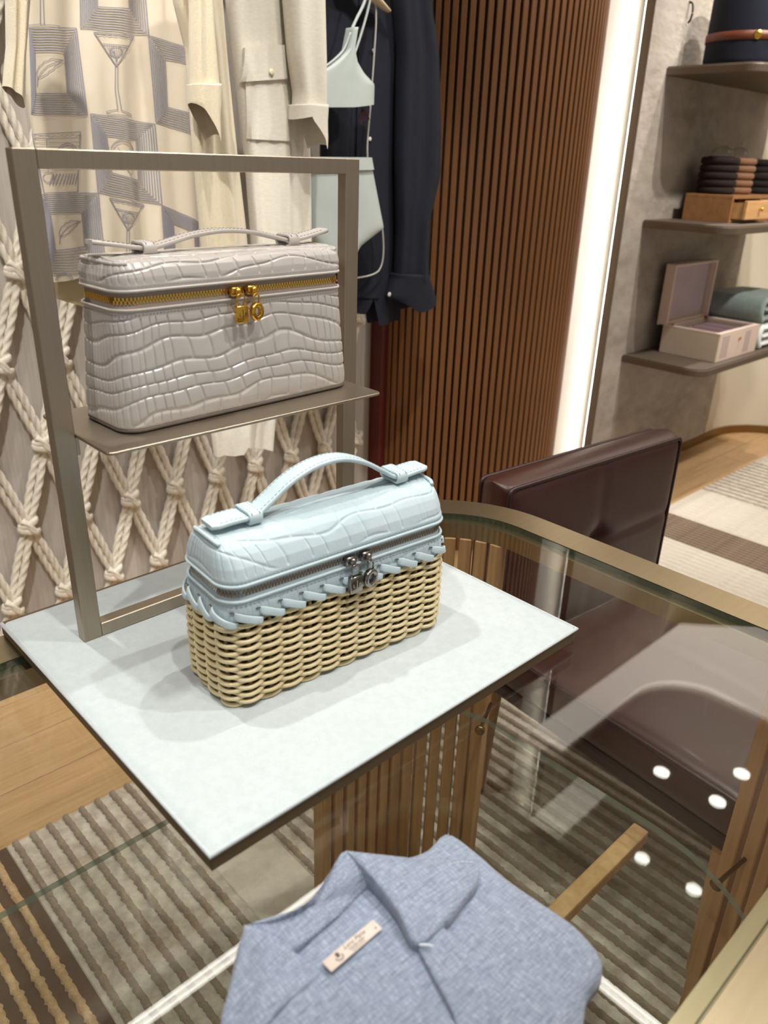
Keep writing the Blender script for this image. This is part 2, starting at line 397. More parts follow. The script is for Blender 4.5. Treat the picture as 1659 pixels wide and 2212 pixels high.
# ------------------------------------------------------------------ rug
rug = thing('rug', 'large taupe and beige striped rug under the glass table', 'rug', (0, 0, 0))
M_RUGB = mat('rug beige', 'd0c6b7', .95, var=(40, 'a19382', .8), sheen=.3, bump=(300, .002))
M_RUGT = mat('rug taupe', '8a7967', .95, var=(90, '9b8873', .9), sheen=.3, bump=(260, .004))
M_RUGD = mat('rug dark brown', '56422f', .95, var=(60, '5c4632', .8), sheen=.2, bump=(300, .002))
M_RUGG = mat('rug gold', 'c39d6a', .95, var=(110, 'dcbd92', .9), var2=(30, '9d7a50', .4), sheen=.3, bump=(260, .004))
RY1 = .915
def band(x0, x1, m, h): return obj('band', *box(x0, x1, -3.0, RY1, .001, h, .002, 1), m, rug, smooth=False)
M_RUGP = mat('rug pale', 'd3c9ba', .95, var=(50, 'c4b9a8', .8), sheen=.3, bump=(300, .002))
M_RUGC = mat('rug cocoa', '8a745f', .95, var=(90, '6d5846', .9), sheen=.3, bump=(260, .003))
bands = [(-1.4, .055, M_RUGD), (.055, .33, M_RUGB), (.33, .46, M_RUGP), (.46, 1.9, M_RUGB), (1.9, 2.39, M_RUGP), (2.39, 2.61, M_RUGT), (2.61, 2.95, M_RUGP), (2.95, 3.95, M_RUGB)]
for x0, x1, m in bands: band(x0, x1, m, .008)
stripe = {}
def pile(wd, h, seed):
    n = 420; y = np.linspace(-1.3, RY1-.004, n); r = np.random.default_rng(seed)
    l = -wd/2*(1+.16*r.standard_normal(n)); q = wd/2*(1+.16*r.standard_normal(n)); z = h+.0005*np.clip(r.standard_normal(n), -2, 2)
    c = np.stack([np.c_[l, y, np.full(n, .004)], np.c_[l*.7, y, z-.0015], np.c_[q*.0, y, z], np.c_[q*.7, y, z-.0015], np.c_[q, y, np.full(n, .004)]], 1)
    return c.reshape(-1, 3), grid_faces(5, n)
def put_stripe(x, wd, m, h=.016):
    k = (round(wd, 4), m.name)
    if k not in stripe: stripe[k] = obj('pile_stripe', *pile(wd, h, len(stripe)), m, rug, smooth=True, loc=(x, 0, 0))
    else: inst('pile_stripe', stripe[k], rug, (x, 0, 0))
x = -1.38
while x < .05: put_stripe(x, .016, M_RUGG); x += .0335
x = .072
while x < .33: put_stripe(x, .0145, M_RUGT); x += .0335
x = .47
while x < 1.9: put_stripe(x, .0145, M_RUGT); x += .0335
x = 1.92
while x < 2.38: put_stripe(x, .024, M_RUGP, .0105); x += .030
x = 2.40
while x < 2.61: put_stripe(x, .015, M_RUGC, .013); x += .0215
x = 2.63
while x < 2.94: put_stripe(x, .024, M_RUGP, .0105); x += .030
x = 2.97
while x < 3.93: put_stripe(x, .014, M_RUGT if x < 3.5 else M_RUGB, .011); x += .042

# ------------------------------------------------------------------ glass table
TZ = .76                                   # top of the glass
TX0, TX1, TY0, TY1, TR = -1.30, .736, -.362, .432, .20
def rr_path(x0, x1, y0, y1, r, n=14):
    return arc(x1-r, y1-r, r, 0, PI/2, n)+arc(x0+r, y1-r, r, PI/2, PI, n)+arc(x0+r, y0+r, r, PI, 1.5*PI, n)+arc(x1-r, y0+r, r, 1.5*PI, 2*PI, n)
def ring_vf(outer, inner, z0, z1):
    n = len(outer)
    V = np.concatenate([np.c_[outer, np.full(n, z0)], np.c_[outer, np.full(n, z1)], np.c_[inner, np.full(n, z1)], np.c_[inner, np.full(n, z0)]])
    F = []
    for i in range(n):
        i2 = (i+1) % n
        for k in range(4): F.append([k*n+i, k*n+i2, ((k+1) % 4)*n+i2, ((k+1) % 4)*n+i])
    return V, F
tb = thing('display_table', 'oval-cornered glass display table with champagne metal rim and oak slat legs', 'table', (0, 0, 0))
RW = .053
obj('rim', *ring_vf(rr_path(TX0, TX1, TY0, TY1, TR), rr_path(TX0+RW, TX1-RW, TY0+RW, TY1-RW, TR-RW), TZ-.034, TZ), M_CHAMP, tb, smooth=True, sharp=35)
obj('rim_ledge', *ring_vf(rr_path(TX0+RW-.001, TX1-RW+.001, TY0+RW-.001, TY1-RW+.001, TR-RW+.001), rr_path(TX0+RW+.016, TX1-RW-.016, TY0+RW+.016, TY1-RW-.016, TR-RW-.016), TZ-.034, TZ-.0085), M_CHAMP, tb, smooth=True, sharp=35)
G_CLEAR = glass_mat('sheet glass', 'fbfdfb'); G_EDGE = glass_mat('glass edge', 'a9c4b4', edge='3d4a42'); G_EDGE2 = glass_mat('shelf glass edge', 'c9d6cc', edge='aab8ac')
def glass_sheet(name, poly, z0, z1, parent, ge=None):
    n = len(poly); V = np.concatenate([np.c_[poly, np.full(n, z0)], np.c_[poly, np.full(n, z1)]])
    F = [list(range(n))[::-1], list(range(n, 2*n))]+[[i, (i+1) % n, n+(i+1) % n, n+i] for i in range(n)]
    o = obj(name, V, F, [G_CLEAR, ge or G_EDGE], parent, smooth=False)
    for p in o.data.polygons: p.material_index = 0 if len(p.vertices) > 4 else 1
    return o
g = RW+.0025
glass_sheet('glass_top', rr_path(TX0+g, TX1-g, TY0+g, TY1-g, TR-g), TZ-.008, TZ, tb)
SZ = .462
SX1, SY0, SY1 = .606, -.33, .348
def shelf_poly():
    out = arc(SX1-.17, SY1-.17, .17, 0, PI/2, 12)+arc(-1.1+.17, SY1-.17, .17, PI/2, PI, 8)+arc(-1.1+.17, SY0+.2, .2, PI, 1.5*PI, 8)+arc(SX1-.24, SY0+.24, .24, 1.5*PI, 2*PI, 14)
    return out
glass_sheet('glass_shelf', shelf_poly(), SZ-.010, SZ, tb, G_EDGE2)
# oak slat legs in curved groups around the corners
lx, ly1 = .678, .374
slm = None
def put_leg(x, y, a):
    global slm
    if slm is None: slm = obj('leg_slat', *box(-.013, .013, -.0095, .0095, .0174, TZ-.034, .0015, 1), M_OAKSLAT, tb, smooth=False, loc=(x, y, 0)); slm.rotation_euler = (0, 0, a)
    else: inst('leg_slat', slm, tb, (x, y, 0), (0, 0, a))
def along(pts, step):
    P = np.array(pts); d = np.r_[0, np.cumsum(np.linalg.norm(np.diff(P, axis=0), axis=1))]
    for s in np.arange(0, d[-1], step):
        i = min(np.searchsorted(d, s, side='right')-1, len(P)-2); t = (s-d[i])/(d[i+1]-d[i]); p = P[i]+(P[i+1]-P[i])*t
        T = P[i+1]-P[i]; yield p, math.atan2(T[1], T[0])-PI/2
far = arc(.536, .232, .142, .22, PI/2, 16)+[(.40, ly1)]
near = [(lx, -.172)]+arc(.536, -.162, .142, -.10, -PI/2, 16)+[(.25, -.304)]
STEP = .0262
for p, a in along(far, STEP): put_leg(p[0], p[1], a)
for p, a in along(near, STEP): put_leg(p[0], p[1], a)
for k in range(8): put_leg(-1.0+k*.027, ly1, 0); put_leg(-1.0+k*.027, -.29, 0)
pin = None
pins = [(.598, .205, .45), (.44, .340, 1.4), (.598, -.185, -.1), (-.9, .335, PI/2), (-.9, -.27, -PI/2)]
for x, y, a in pins:
    p = obj('shelf_pin', *xf(tube([(0, 0, 0), (.005, 0, 0), (.006, 0, 0), (.075 if x > .5 else .03, 0, 0)], .008, 12, scale=[1, 1, .38, .38])), M_BRASS, tb, loc=(x-.006*math.cos(a), y-.006*math.sin(a), SZ-.019)); p.rotation_euler = (0, 0, a)
obj('stretcher', *box(-1.0, .645, -.070, -.046, .385, .408, .003), M_OAKSLAT, tb, smooth=False)

# ------------------------------------------------------------------ plinth on the glass
pl = thing('display_plinth', 'flat square plinth with pale felt top and bronze sides on the glass', 'plinth', (0, 0, TZ))
PW, PD = .483, .4275
obj('base_tray', *box(0, PW, 0, PD+.006, .0005, .0165, .0012, 2), mat('plinth side', '6a5a45', .45, metal=.55), pl, smooth=False)
M_FELT = mat('pale felt', 'c6cfd1', .95, var=(120, 'b6c0c2', .6), var2=(9, 'bdc7c8', .5), sheen=.5, bump=(900, .0008))
nx, ny = 90, 80
def felt():
    xs = np.linspace(-.0012, PW+.0012, nx); ys = np.linspace(-.0012, PD+.0004, ny)
    X, Y = np.meshgrid(xs, ys); e = np.minimum(np.minimum(X+.0012, PW+.0012-X), np.minimum(Y+.0012, PD+.0004-Y))
    Zt = .0163+.0037*np.sqrt(np.clip(1-(1-np.clip(e/.004, 0, 1))**2, 0, 1))+.00012*np.sin(X*53+Y*31)
    V = np.stack([X, Y, Zt], -1).reshape(-1, 3); F = grid_faces(nx, ny)
    b = []
    return V, F
obj('felt_top', *felt(), M_FELT, pl)
obj('felt_edge_roll', *sweep([(-.0005, PD, .0172), (-.0005, -.0005, .0172), (PW+.0005, -.0005, .0172), (PW+.0005, PD, .0172)], circ(.0022, 8)), M_FELT, pl)

# ------------------------------------------------------------------ frame stand
FZ = .78
st = thing('frame_stand', 'upright rectangular bronze metal frame stand on the felt plinth', 'display stand', (.0505, .3285, FZ))
SWd, SHt, BW, BD = .382, .4806, .020, .015
for nm, x0, x1, z0, z1 in (('post', 0, BW, 0, SHt), ('post', SWd-BW, SWd, 0, SHt), ('top_bar', BW, SWd-BW, SHt-BW*.8, SHt), ('bottom_bar', BW, SWd-BW, 0.0002, BW*.8)):
    obj(nm, *box(x0, x1, 0, BD, z0, z1, .0008, 1), M_BRONZE, st, smooth=False)
pz = .2295
def plate_poly():
    x0, x1, y0, y1, c = BW+.0003, SWd-BW-.0003, -.069, .084, .007
    return [(x0+c, y0), (x1-c, y0)]+arc(x1-c, y0+c, c, -PI/2, 0, 4)[1:]+arc(x1-c, y1-c, c, 0, PI/2, 4)+arc(x0+c, y1-c, c, PI/2, PI, 4)+arc(x0+c, y0+c, c, PI, 1.5*PI, 4)[:-1]
obj('shelf_plate', *prism(plate_poly(), pz-.0032, pz, .0006, 1), M_BRONZE, st, smooth=False)
for x in (BW, SWd-BW-.004): obj('bracket', *box(x, x+.004, .002, .013, pz-.022, pz-.0033, .0005, 1), M_BRONZE, st, smooth=False)

# ------------------------------------------------------------------ handbags
NB, NC, NS, NF = 16, 36, 84, 500
def ring(hx, hy, r):
    """rounded rectangle, counter-clockwise from the middle of the back; returns points (N,2)"""
    P = []
    def line(a, b, n): 
        for i in range(n): t = i/n; P.append((a[0]+(b[0]-a[0])*t, a[1]+(b[1]-a[1])*t))
    def cor(cx, cy, a):
        for i in range(NC): t = a+PI/2*i/NC; P.append((cx+r*math.cos(t), cy+r*math.sin(t)))
    line((0, hy), (-hx+r, hy), NB); cor(-hx+r, hy-r, PI/2)
    line((-hx, hy-r), (-hx, -hy+r), NS); cor(-hx+r, -hy+r, PI)
    line((-hx+r, -hy), (hx-r, -hy), NF); cor(hx-r, -hy+r, 1.5*PI)
    line((hx, -hy+r), (hx, hy-r), NS); cor(hx-r, hy-r, 0)
    line((hx-r, hy), (0, hy), NB)
    return np.array(P)
def arclen(P):
    d = np.linalg.norm(np.diff(np.vstack([P, P[:1]]), axis=0), axis=1); s = np.r_[0, np.cumsum(d)[:-1]]; L = d.sum()
    return s-L/2, L
def loft(rows, nz):
    """rows: (z, hx, hy, r) key sections; resampled evenly along the profile. Returns V (nz,N,3), t (nz)"""
    K = np.array(rows, float); d = np.r_[0, np.cumsum(np.hypot(np.diff(K[:, 0]), np.diff(K[:, 2])))]
    t = np.linspace(0, d[-1], nz); Q = np.stack([np.interp(t, d, K[:, k]) for k in range(4)], 1)
    # soften the key-frame kinks
    for _ in range(3): Q[1:-1] = (Q[:-2]+2*Q[1:-1]+Q[2:])/4
    V = np.stack([np.c_[ring(q[1], max(q[2], .0004), min(q[3], max(q[2], .0004)*.98)), np.full(2*NB+4*NC+2*NS+NF, q[0])] for q in Q])
    return V, t
def grid_normals(V):
    du = np.roll(V, -1, 1)-np.roll(V, 1, 1); dv = np.empty_like(V); dv[1:-1] = V[2:]-V[:-2]; dv[0] = V[1]-V[0]; dv[-1] = V[-1]-V[-2]
    n = np.cross(du, dv); return n/(np.linalg.norm(n, axis=2)[..., None]+1e-12)
def croc(s, t, h, wd, amp, seed, span, wob=.9, ph=None):
    """belly-scale relief: wavy rows cut into tiles that shrink towards the ends; returns 0..1"""
    wv = wob*(.80*np.sin(s*13+(seed if ph is None else ph))+.28*np.sin(s*37+seed*2.1)+.10*np.sin(s*90+t*60+seed))
    r = t/h+wv+.22*np.sin(t/h*1.7+seed)
    i = np.floor(r); fr = r-i
    k = np.abs(s)/span
    dens = 1+1.5*np.clip(k-.55, 0, .75)
    c = s/wd*dens+hsh(i, seed)*7.3+.10*np.sin(t*90+i*2.4+seed)+.10*(fr-.5)
    cw = wd/dens*(.8+.0*i)
    j = np.floor(c); fc = c-j
    b0 = .38*(hsh(i, j, seed)-.5); b1 = .38*(hsh(i, j+1, seed)-.5)
    # shift tile edges so widths vary
    lo = b0; hi = 1+b1
    fcx = (fc-lo)/(hi-lo)
    inside = np.clip(np.minimum(fcx, 1-fcx), 0, .5)*cw
    inside = np.where((fcx < 0) | (fcx > 1), np.minimum(np.abs(fcx), np.abs(fcx-1))*cw, inside)
    dr = np.minimum(fr, 1-fr)*h
    a = 1-np.exp(-(dr/.0013)**2); b = 1-np.exp(-(inside/.0011)**2)
    puff = np.clip(np.minimum(dr/(.42*h), 1), 0, 1)**.6
    return a*(.12+.88*b)*(.80+.20*puff)
def dashes(path, normals, pitch, ln, rad):
    """stitches: short bars along a polyline, laid on its surface"""
    P = np.asarray(path, float); d = np.r_[0, np.cumsum(np.linalg.norm(np.diff(P, axis=0), axis=1))]
    parts = []
    for s in np.arange(pitch/2, d[-1]-ln, pitch):
        a = np.array([np.interp(s, d, P[:, k]) for k in range(3)]); b = np.array([np.interp(s+ln, d, P[:, k]) for k in range(3)])
        nn = normals if np.ndim(normals) == 1 else np.array([np.interp(s, d, np.asarray(normals)[:, k]) for k in range(3)])
        parts.append(sweep([a, (a+b)/2+np.asarray(nn)*rad*.5, b], circ(rad, 4), up=nn, cap=False))
    return join(*parts)
def ring_line(hx, hy, r, z, off=0.):
    P = ring(hx+off, hy+off, r+off); return np.c_[P, np.full(len(P), z)], np.c_[(lambda T: np.stack([T[:, 1], -T[:, 0]], 1)/np.linalg.norm(T, axis=1)[:, None])(np.roll(P, -1, 0)-np.roll(P, 1, 0)), np.zeros(len(P))]
def front_slice(P): # everything but the hidden back
    return P[NB+NC-6:len(P)-NB-NC+6]
def zipper(root, hx, hy, r, z0, z1, mt, tape, hw_z):
    """recessed woven tape with two rows of metal teeth"""
    Vt, tt = loft([(z0, hx-.001, hy-.001, r), ((z0+z1)/2, hx-.003, hy-.003, r), (z1, hx-.001, hy-.001, r)], 5)
    tp = obj('zipper_tape', Vt.reshape(-1, 3), grid_faces(Vt.shape[1], 5, close_u=True), tape, root)
    P, N = ring_line(hx, hy, r, hw_z, -.0025); P = front_slice(P); N = front_slice(N)
    d = np.r_[0, np.cumsum(np.linalg.norm(np.diff(P, axis=0), axis=1))]
    parts = []
    cube = np.array([(x, y, z) for z in (-1, 1) for y in (-1, 1) for x in (-1, 1)], float)
    CF = [[0, 2, 3, 1], [4, 5, 7, 6], [0, 1, 5, 4], [2, 6, 7, 3], [0, 4, 6, 2], [1, 3, 7, 5]]
    for k, dz in enumerate((-.0015, .0015)):
        for s in np.arange(.001+k*.0017, d[-1], .0034):
            p = np.array([np.interp(s, d, P[:, q]) for q in range(3)]); n = np.array([np.interp(s, d, N[:, q]) for q in range(3)]); n /= np.linalg.norm(n)
            T = np.array([-n[1], n[0], 0])
            c = cube*np.array([.0010, .0012, .0016])
            parts.append((p+np.array([0, 0, dz])+c[:, :1]*T+c[:, 1:2]*n+c[:, 2:3]*np.array([0, 0, 1.]), CF))
    obj('zipper_teeth', *join(*parts), mt, root, smooth=False, kind='stuff')
    return tp
def charms(root, x1, x2, y, zs, mt, mt_dark, f=1.0):
    """two zipper sliders carrying a padlock and a ring"""
    for x, sgn in ((x1, 1), (x2, -1)):
        s = obj('zipper_slider', *join(box(-.006, .006, -.0035, .003, -.0045, .0045, .0016, 2), xf(lathe([(.0012, -.003), (.003, -.0015), (.0034, .001), (.002, .003), (.0006, .0036)], 12), (0, -.005, .0005)),
                xf(sweep([(.0024*math.cos(a), 0, .0024*math.sin(a)) for a in np.linspace(0, 2*PI, 17)[:-1]], circ(.0008, 6), closed=True, up=(0, 1, 0)), (0, -.0062, -.003))), mt, root, loc=(x, y, zs))
    # padlock
    L = .0085*f; H = .0185*f
    lk = obj('padlock_charm', *box(-L*.88, L*.88, -.003, .003, -H, 0, .0012, 2), mt, root, loc=(x1+.0005, y-.0085, zs-.0135*f))
    hw = .0052*f
    sh = [(-hw, 0, -.001), (-hw, 0, .006*f)]+[(-hw*math.cos(a), 0, .006*f+hw*1.15*math.sin(a)) for a in np.linspace(.2, PI-.2, 9)]+[(hw, 0, .006*f), (hw, 0, -.001)]
    obj('shackle', *tube(sh, .0009, 8, up=(0, 1, 0)), mt, lk)
    for tx, sgn in (('L', -1), ('P', 1)):
        obj('engraving', *frame(text_vf(tx, .0052*f), (sgn*.0036*f, -.00312, -H*.52), (1, 0, 0), (0, 0, 1)), mt_dark, lk, smooth=False)
    obj('engraving', *box(-.0003, .0003, -.0032, -.003, -H*.82, -H*.22), mt_dark, lk, smooth=False)
    # ring
    R1, R0 = .0098*f, .0048*f
    prof = [(R0, -.0022), (R0+.0008, -.003), (R1-.0008, -.003), (R1, -.002), (R1, .002), (R1-.0008, .003), (R0+.0008, .003), (R0, .0022), (R0, -.0022)]
    v, fc = lathe(prof, 36, cap=False); v = np.stack([v[:, 0], v[:, 2], v[:, 1]], 1)
    rg = obj('ring_charm', v, [q[::-1] for q in fc], mt, root, loc=(x2+.0005, y-.0075, zs-.0125*f-R1)); rg.rotation_euler = (0, 0, .25)
    hw2 = .0046*f; zz = R1*.85
    sh = [(-hw2, 0, zz), (-hw2, 0, zz+.006*f)]+[(-hw2*math.cos(a), 0, zz+.006*f+hw2*1.1*math.sin(a)) for a in np.linspace(.2, PI-.2, 9)]+[(hw2, 0, zz+.006*f), (hw2, 0, zz)]
    obj('shackle', *tube(sh, .0009, 8, up=(0, 1, 0)), mt, rg)
    rm = (R0+R1)/2
    for k, ch in enumerate('LORO PIANA'):
        if ch == ' ': continue
        a = PI*1.04+k*(.93*PI/9)
        c, s_ = math.cos(a), math.sin(a)
        obj('engraving', *frame(text_vf(ch, .0034*f), (rm*c, -.00315, rm*s_), (-s_, 0, c), (-c, 0, -s_)), mt_dark, rg, smooth=False)
def handle(root, pts, wd, th, loops, zt, mt, stm, y=0.):
    P = spline([(a, y, b) for a, b in pts], 90)
    k = np.linspace(0, 1, 90); sc = np.ones(90)
    e = np.minimum(k, 1-k); wsc = np.where(e < .16, 1.08, .86)+0
    wsc = np.interp(e, [0, .02, .12, .2, .5], [.80, 1.04, 1.06, .84, .80])
    prof = np.array(rrect(wd/2, th/2, th*.42, 3)); V = []
    T = np.gradient(P, axis=0); T /= np.linalg.norm(T, axis=1)[:, None]; Rv = np.array([0, -1., 0]); 
    for i in range(90):
        U = np.cross(Rv, T[i]); U = U if U[2] > 0 else -U
        V.append(P[i]+prof[:, :1]*wsc[i]*Rv+prof[:, 1:2]*U)
    V = np.array(V); n = len(prof)
    F = grid_faces(n, 90, close_u=True, flip=False); F.append(list(range(n))[::-1]); F.append([(89)*n+j for j in range(n)])
    hd = obj('handle', V.reshape(-1, 3), F, mt, root, sharp=50)
    nn = np.array([np.cross(Rv, T[i])*(1 if np.cross(Rv, T[i])[2] > 0 else -1) for i in range(90)])
    pr = []
    for sgn in (-1, 1):
        line = P+nn*(th/2)+Rv*((wd/2*wsc-.0028)*sgn)[:, None]
        pr.append(dashes(line[2:-2], nn[2:-2], .0048, .0032, .00035))
    obj('stitching', *join(*pr), stm, hd, kind='stuff')
    for x in loops:
        i = int(np.argmin(abs(P[:, 0]-x))); z = P[i, 2]
        hw, hh = wd*.86/2+.0022, th/2+.0018
        path = [(0, a, b) for a, b in rrect(hw, hh, min(hh, hw)*.8, 4)]
        lp = obj('keeper_loop', *sweep(path, rrect(.0065, .0012, .0009, 2), closed=True, up=(1, 0, 0)) if False else loop_band(hw, hh, .0135, .0022), mt, root, loc=(x, y, z))
        pr = []
        for dx in (-.0042, .0042):
            arcp = [(dx, a, b) for a, b in rrect(hw+.0024, hh+.0024, hh, 4) if b > -hh*.4]
            arcp = sorted(arcp, key=lambda q: q[1]); nrm = np.array([(0, q[1]*.35/hw, 1) for q in arcp])
            pr.append(dashes(arcp, nrm, .0046, .003, .00033))
        obj('stitching', *join(*pr), stm, lp, kind='stuff')
    return hd
def loop_band(hw, hh, L, th):
    o = rrect(hw+th, hh+th, hh+th*.8, 5); i_ = rrect(hw, hh, hh*.8, 5); n = len(o)
    V = [(-L/2, a, b) for a, b in o]+[(-L/2+.0008, a*1.02, b*1.06) for a, b in o]+[(L/2-.0008, a*1.02, b*1.06) for a, b in o]+[(L/2, a, b) for a, b in o]+[(L/2, a, b) for a, b in i_]+[(-L/2, a, b) for a, b in i_]
    F = []
    for k in range(6):
        for j in range(n): F.append([k*n+j, ((k+1) % 6)*n+j, ((k+1) % 6)*n+(j+1) % n, k*n+(j+1) % n])
    return V, [f[::-1] for f in F]
def lid(root, rows, nz, mt, piping, stm, h, wd, amp, seed, span, z0):
    V, t = loft(rows, nz); s, L = arclen(V[0][:, :2]); N = grid_normals(V)
    S, T = np.meshgrid(s, t); rel = croc(S, T, h, wd, amp, seed, span)
    edge = np.clip((T-.006)/.003, 0, 1)                      # smooth hem under the seam
    V = V+N*(amp*(rel*edge+(1-edge)*.9)-amp)[..., None]
    n = V.shape[1]; F = grid_faces(n, nz, close_u=True); F.append([(nz-1)*n+j for j in range(n)])
    ld = obj('lid', V.reshape(-1, 3), F, mt, root)
    P, Nn = ring_line(rows[0][1], rows[0][2], rows[0][3], z0+.0004, .0002)
    obj('hem_piping', *sweep(P, circ(.0016, 6), closed=True), piping, ld)
    Ps, Ns = ring_line(rows[0][1], rows[0][2], rows[0][3], z0+.0042, .0001)
    obj('stitching', *dashes(front_slice(Ps), front_slice(Ns), .0042, .0028, .0003), stm, ld, kind='stuff')
    return ld, V

def end_path(LV, sg, z):
    k = int(np.argmin(abs(LV[:, LV.shape[1]//2, 2]-z))); n = LV.shape[1]
    R = LV[k]; m = (R[:, 0]*sg > 0) & (abs(R[:, 0]) > abs(R[:, 0]).max()-.012)
    Q = R[m]; Q = Q[np.argsort(Q[:, 1])]; return Q[::3]
# --- grey crocodile bag on the frame's shelf
gb = thing('vanity_handbag', 'pale grey crocodile-embossed leather handbag with gold zip on the metal shelf', 'handbag', (.252, .3445, FZ+pz), math.radians(2.4))
M_GREY = mat('grey croc leather', 'c2bcb7', .30, var=(60, 'b7b0aa', .5), coat=.5, spec=.5)
M_GREYP = mat('grey leather plain', 'bdb6b0', .42, bump=(300, .0003))
M_GTAPE = mat('grey zip tape', '9a8d83', .85, bump=(500, .0006), stretch=(1, 1, 3))
M_GSTI = mat('grey thread', '6f6862', .8)
M_GOLD = mat('polished gold', 'e0b350', .16, metal=1)
M_GOLDD = mat('gold engraving', '5a3c10', .5, metal=.5)
rows = [(.0005, .141, .038, .018), (.002, .1465, .0440, .020), (.006, .1495, .0470, .022), (.015, .1494, .0474, .022), (.05, .1462, .0458, .021), (.09, .1428, .0434, .020), (.1165, .1415, .0422, .020)]
V, t = loft(rows, 190); s, L = arclen(V[40][:, :2]); N = grid_normals(V); S, T = np.meshgrid(s, t)
rel = croc(S, T, .0168, .0225, .0011, 1.3, .16, wob=.85, ph=-1.75)
ed = np.clip((t[-1]-T-.006)/.003, 0, 1)*np.clip((T-.010)/.004, .0, 1)
V = V+N*(.0016*(rel*ed+(1-ed)*.9)-.0016)[..., None]
n = V.shape[1]; F = grid_faces(n, 190, close_u=True); F.append(list(range(n))[::-1]); F.append([189*n+j for j in range(n)])
body = obj('body', V.reshape(-1, 3), F, M_GREY, gb)
P, Nn = ring_line(.1415, .0422, .020, .1168, .0002); obj('hem_piping', *sweep(P, circ(.0015, 6), closed=True), M_GREYP, body)
P, Nn = ring_line(.1418, .0425, .020, .1125, .0003); obj('stitching', *dashes(front_slice(P), front_slice(Nn), .0038, .0026, .0003), M_GSTI, body, kind='stuff')
P, Nn = ring_line(.1465, .0440, .020, .0028, .0008); obj('base_piping', *sweep(P, circ(.0020, 6), closed=True), mat('grey base', '6c635c', .5), body)
zipper(gb, .1410, .0418, .020, .1168, .1335, M_GOLD, M_GTAPE, .1250)
rows = [(.1335, .1412, .0424, .020), (.138, .1420, .0430, .020), (.146, .1418, .0424, .019), (.153, .1400, .0405, .017), (.158, .1375, .0370, .014), (.1605, .1360, .0310, .010), (.1615, .1350, .020, .008), (.162, .1345, .008, .004), (.162, .134, .0006, .0004)]
ld, LV = lid(gb, rows, 140, M_GREY, M_GREYP, M_GSTI, .0200, .0215, .0014, 4.1, .16, .1335)
for sg in (-1, 1):
    pth = end_path(LV, sg, .1578)
    obj('end_seam', *tube(pth, .0020, 8), M_GREYP, gb)
handle(gb, [(-.142, .1745), (-.12, .1715), (-.098, .1680), (-.082, .1665), (-.06, .1705), (-.03, .1765), (.005, .1790), (.04, .1765), (.072, .1700), (.09, .1665), (.106, .1680), (.126, .1715), (.146, .1750)], .021, .0042, (-.086, .092), .162, M_GREYP, M_GSTI, y=.0)
charms(gb, -.0135, .0065, -.0445, .1250, M_GOLD, M_GOLDD, .95)

# --- wicker bag with pale blue lid on the felt
bb = thing('wicker_handbag', 'pale blue leather and woven wicker handbag with silver zip on the felt plinth', 'handbag', (.2412, .1622, FZ+.0002), math.radians(-4.6))
M_BLUE = mat('pale blue nubuck', 'b4c6cc', .62, var=(70, 'aabfc6', .6), var2=(8, 'c4d5da', .5), sheen=.35, bump=(700, .0002))
M_BLUEP = mat('pale blue leather plain', 'bdd0d5', .5, sheen=.2, bump=(400, .0002))
M_BTAPE = mat('blue zip tape', 'b0bec1', .85, bump=(500, .0006), stretch=(1, 1, 3))
M_BSTI = mat('blue thread', '7f9499', .8)
M_SILV = mat('ruthenium silver', '8d8883', .17, metal=1)
M_SILVD = mat('silver engraving', 'd8d6d2', .4, metal=.6)
M_WICK = mat('wicker', 'dccb9e', .38, var=(45, 'ccb784', .7), var2=(16, 'e8dcb6', .5), coat=.15, bump=(220, .0004))
M_WICKD = mat('wicker stake', 'a98f5c', .55, var=(30, '8d7446', .6))
HX, HY, HR = .1335, .0450, .021
P0 = ring(HX, HY, HR); s0, LW = arclen(P0)
NST = 30; pst = LW/NST
def per(s, off=0.):
    """point and outward normal at arc position s around the basket"""
    s = (np.asarray(s, float)+LW/2) % LW-LW/2; Pc = np.vstack([P0, P0[:1]]); sc_ = np.r_[s0, LW/2]
    x = np.interp(s, sc_, Pc[:, 0]); y = np.interp(s, sc_, Pc[:, 1]); e = .004
    xa = np.interp((s+e+LW/2) % LW-LW/2, sc_, Pc[:, 0])-np.interp((s-e+LW/2) % LW-LW/2, sc_, Pc[:, 0])
    ya = np.interp((s+e+LW/2) % LW-LW/2, sc_, Pc[:, 1])-np.interp((s-e+LW/2) % LW-LW/2, sc_, Pc[:, 1])
    l = np.hypot(xa, ya)+1e-9; n = np.stack([ya/l, -xa/l], -1)
    return np.stack([x, y], -1)+n*np.asarray(off)[..., None], n
ROWS = 22; zp = .00420
ss = np.linspace(-LW/2, LW/2, NST*9, endpoint=False)
basket = obj('basket_core', *(lambda V: (V[0].reshape(-1, 3), grid_faces(V[0].shape[1], 4, close_u=True)+[list(range(V[0].shape[1]))[::-1]]))(loft([(.004, HX-.0075, HY-.0075, HR-.007), (.03, HX-.0075, HY-.0075, HR-.007), (.06, HX-.0075, HY-.0075, HR-.007), (.096, HX-.0075, HY-.0075, HR-.007)], 4)), mat('basket lining', '4a3a20', .8), bb)
for r in range(ROWS):
    ph = PI*(ss/pst)+PI*r
    flare = .0008*math.sin(r/ROWS*PI)-(.0020 if r == 0 else 0)
    wave = np.cos(ph); amp_ = np.sign(wave)*np.abs(wave)**.75
    p, nn = per(ss, .0034*amp_+flare)
    z = .0025+r*zp+.0009*np.sin(ph*.5+r)*0
    jit = .00035*np.sin(ss*61+r*2.3)
    obj('weaver', *sweep(np.c_[p, z+jit], [(a*1.0, b*1.0) for a, b in circ(.0022, 8)], closed=True), M_WICK, basket)
stk = None
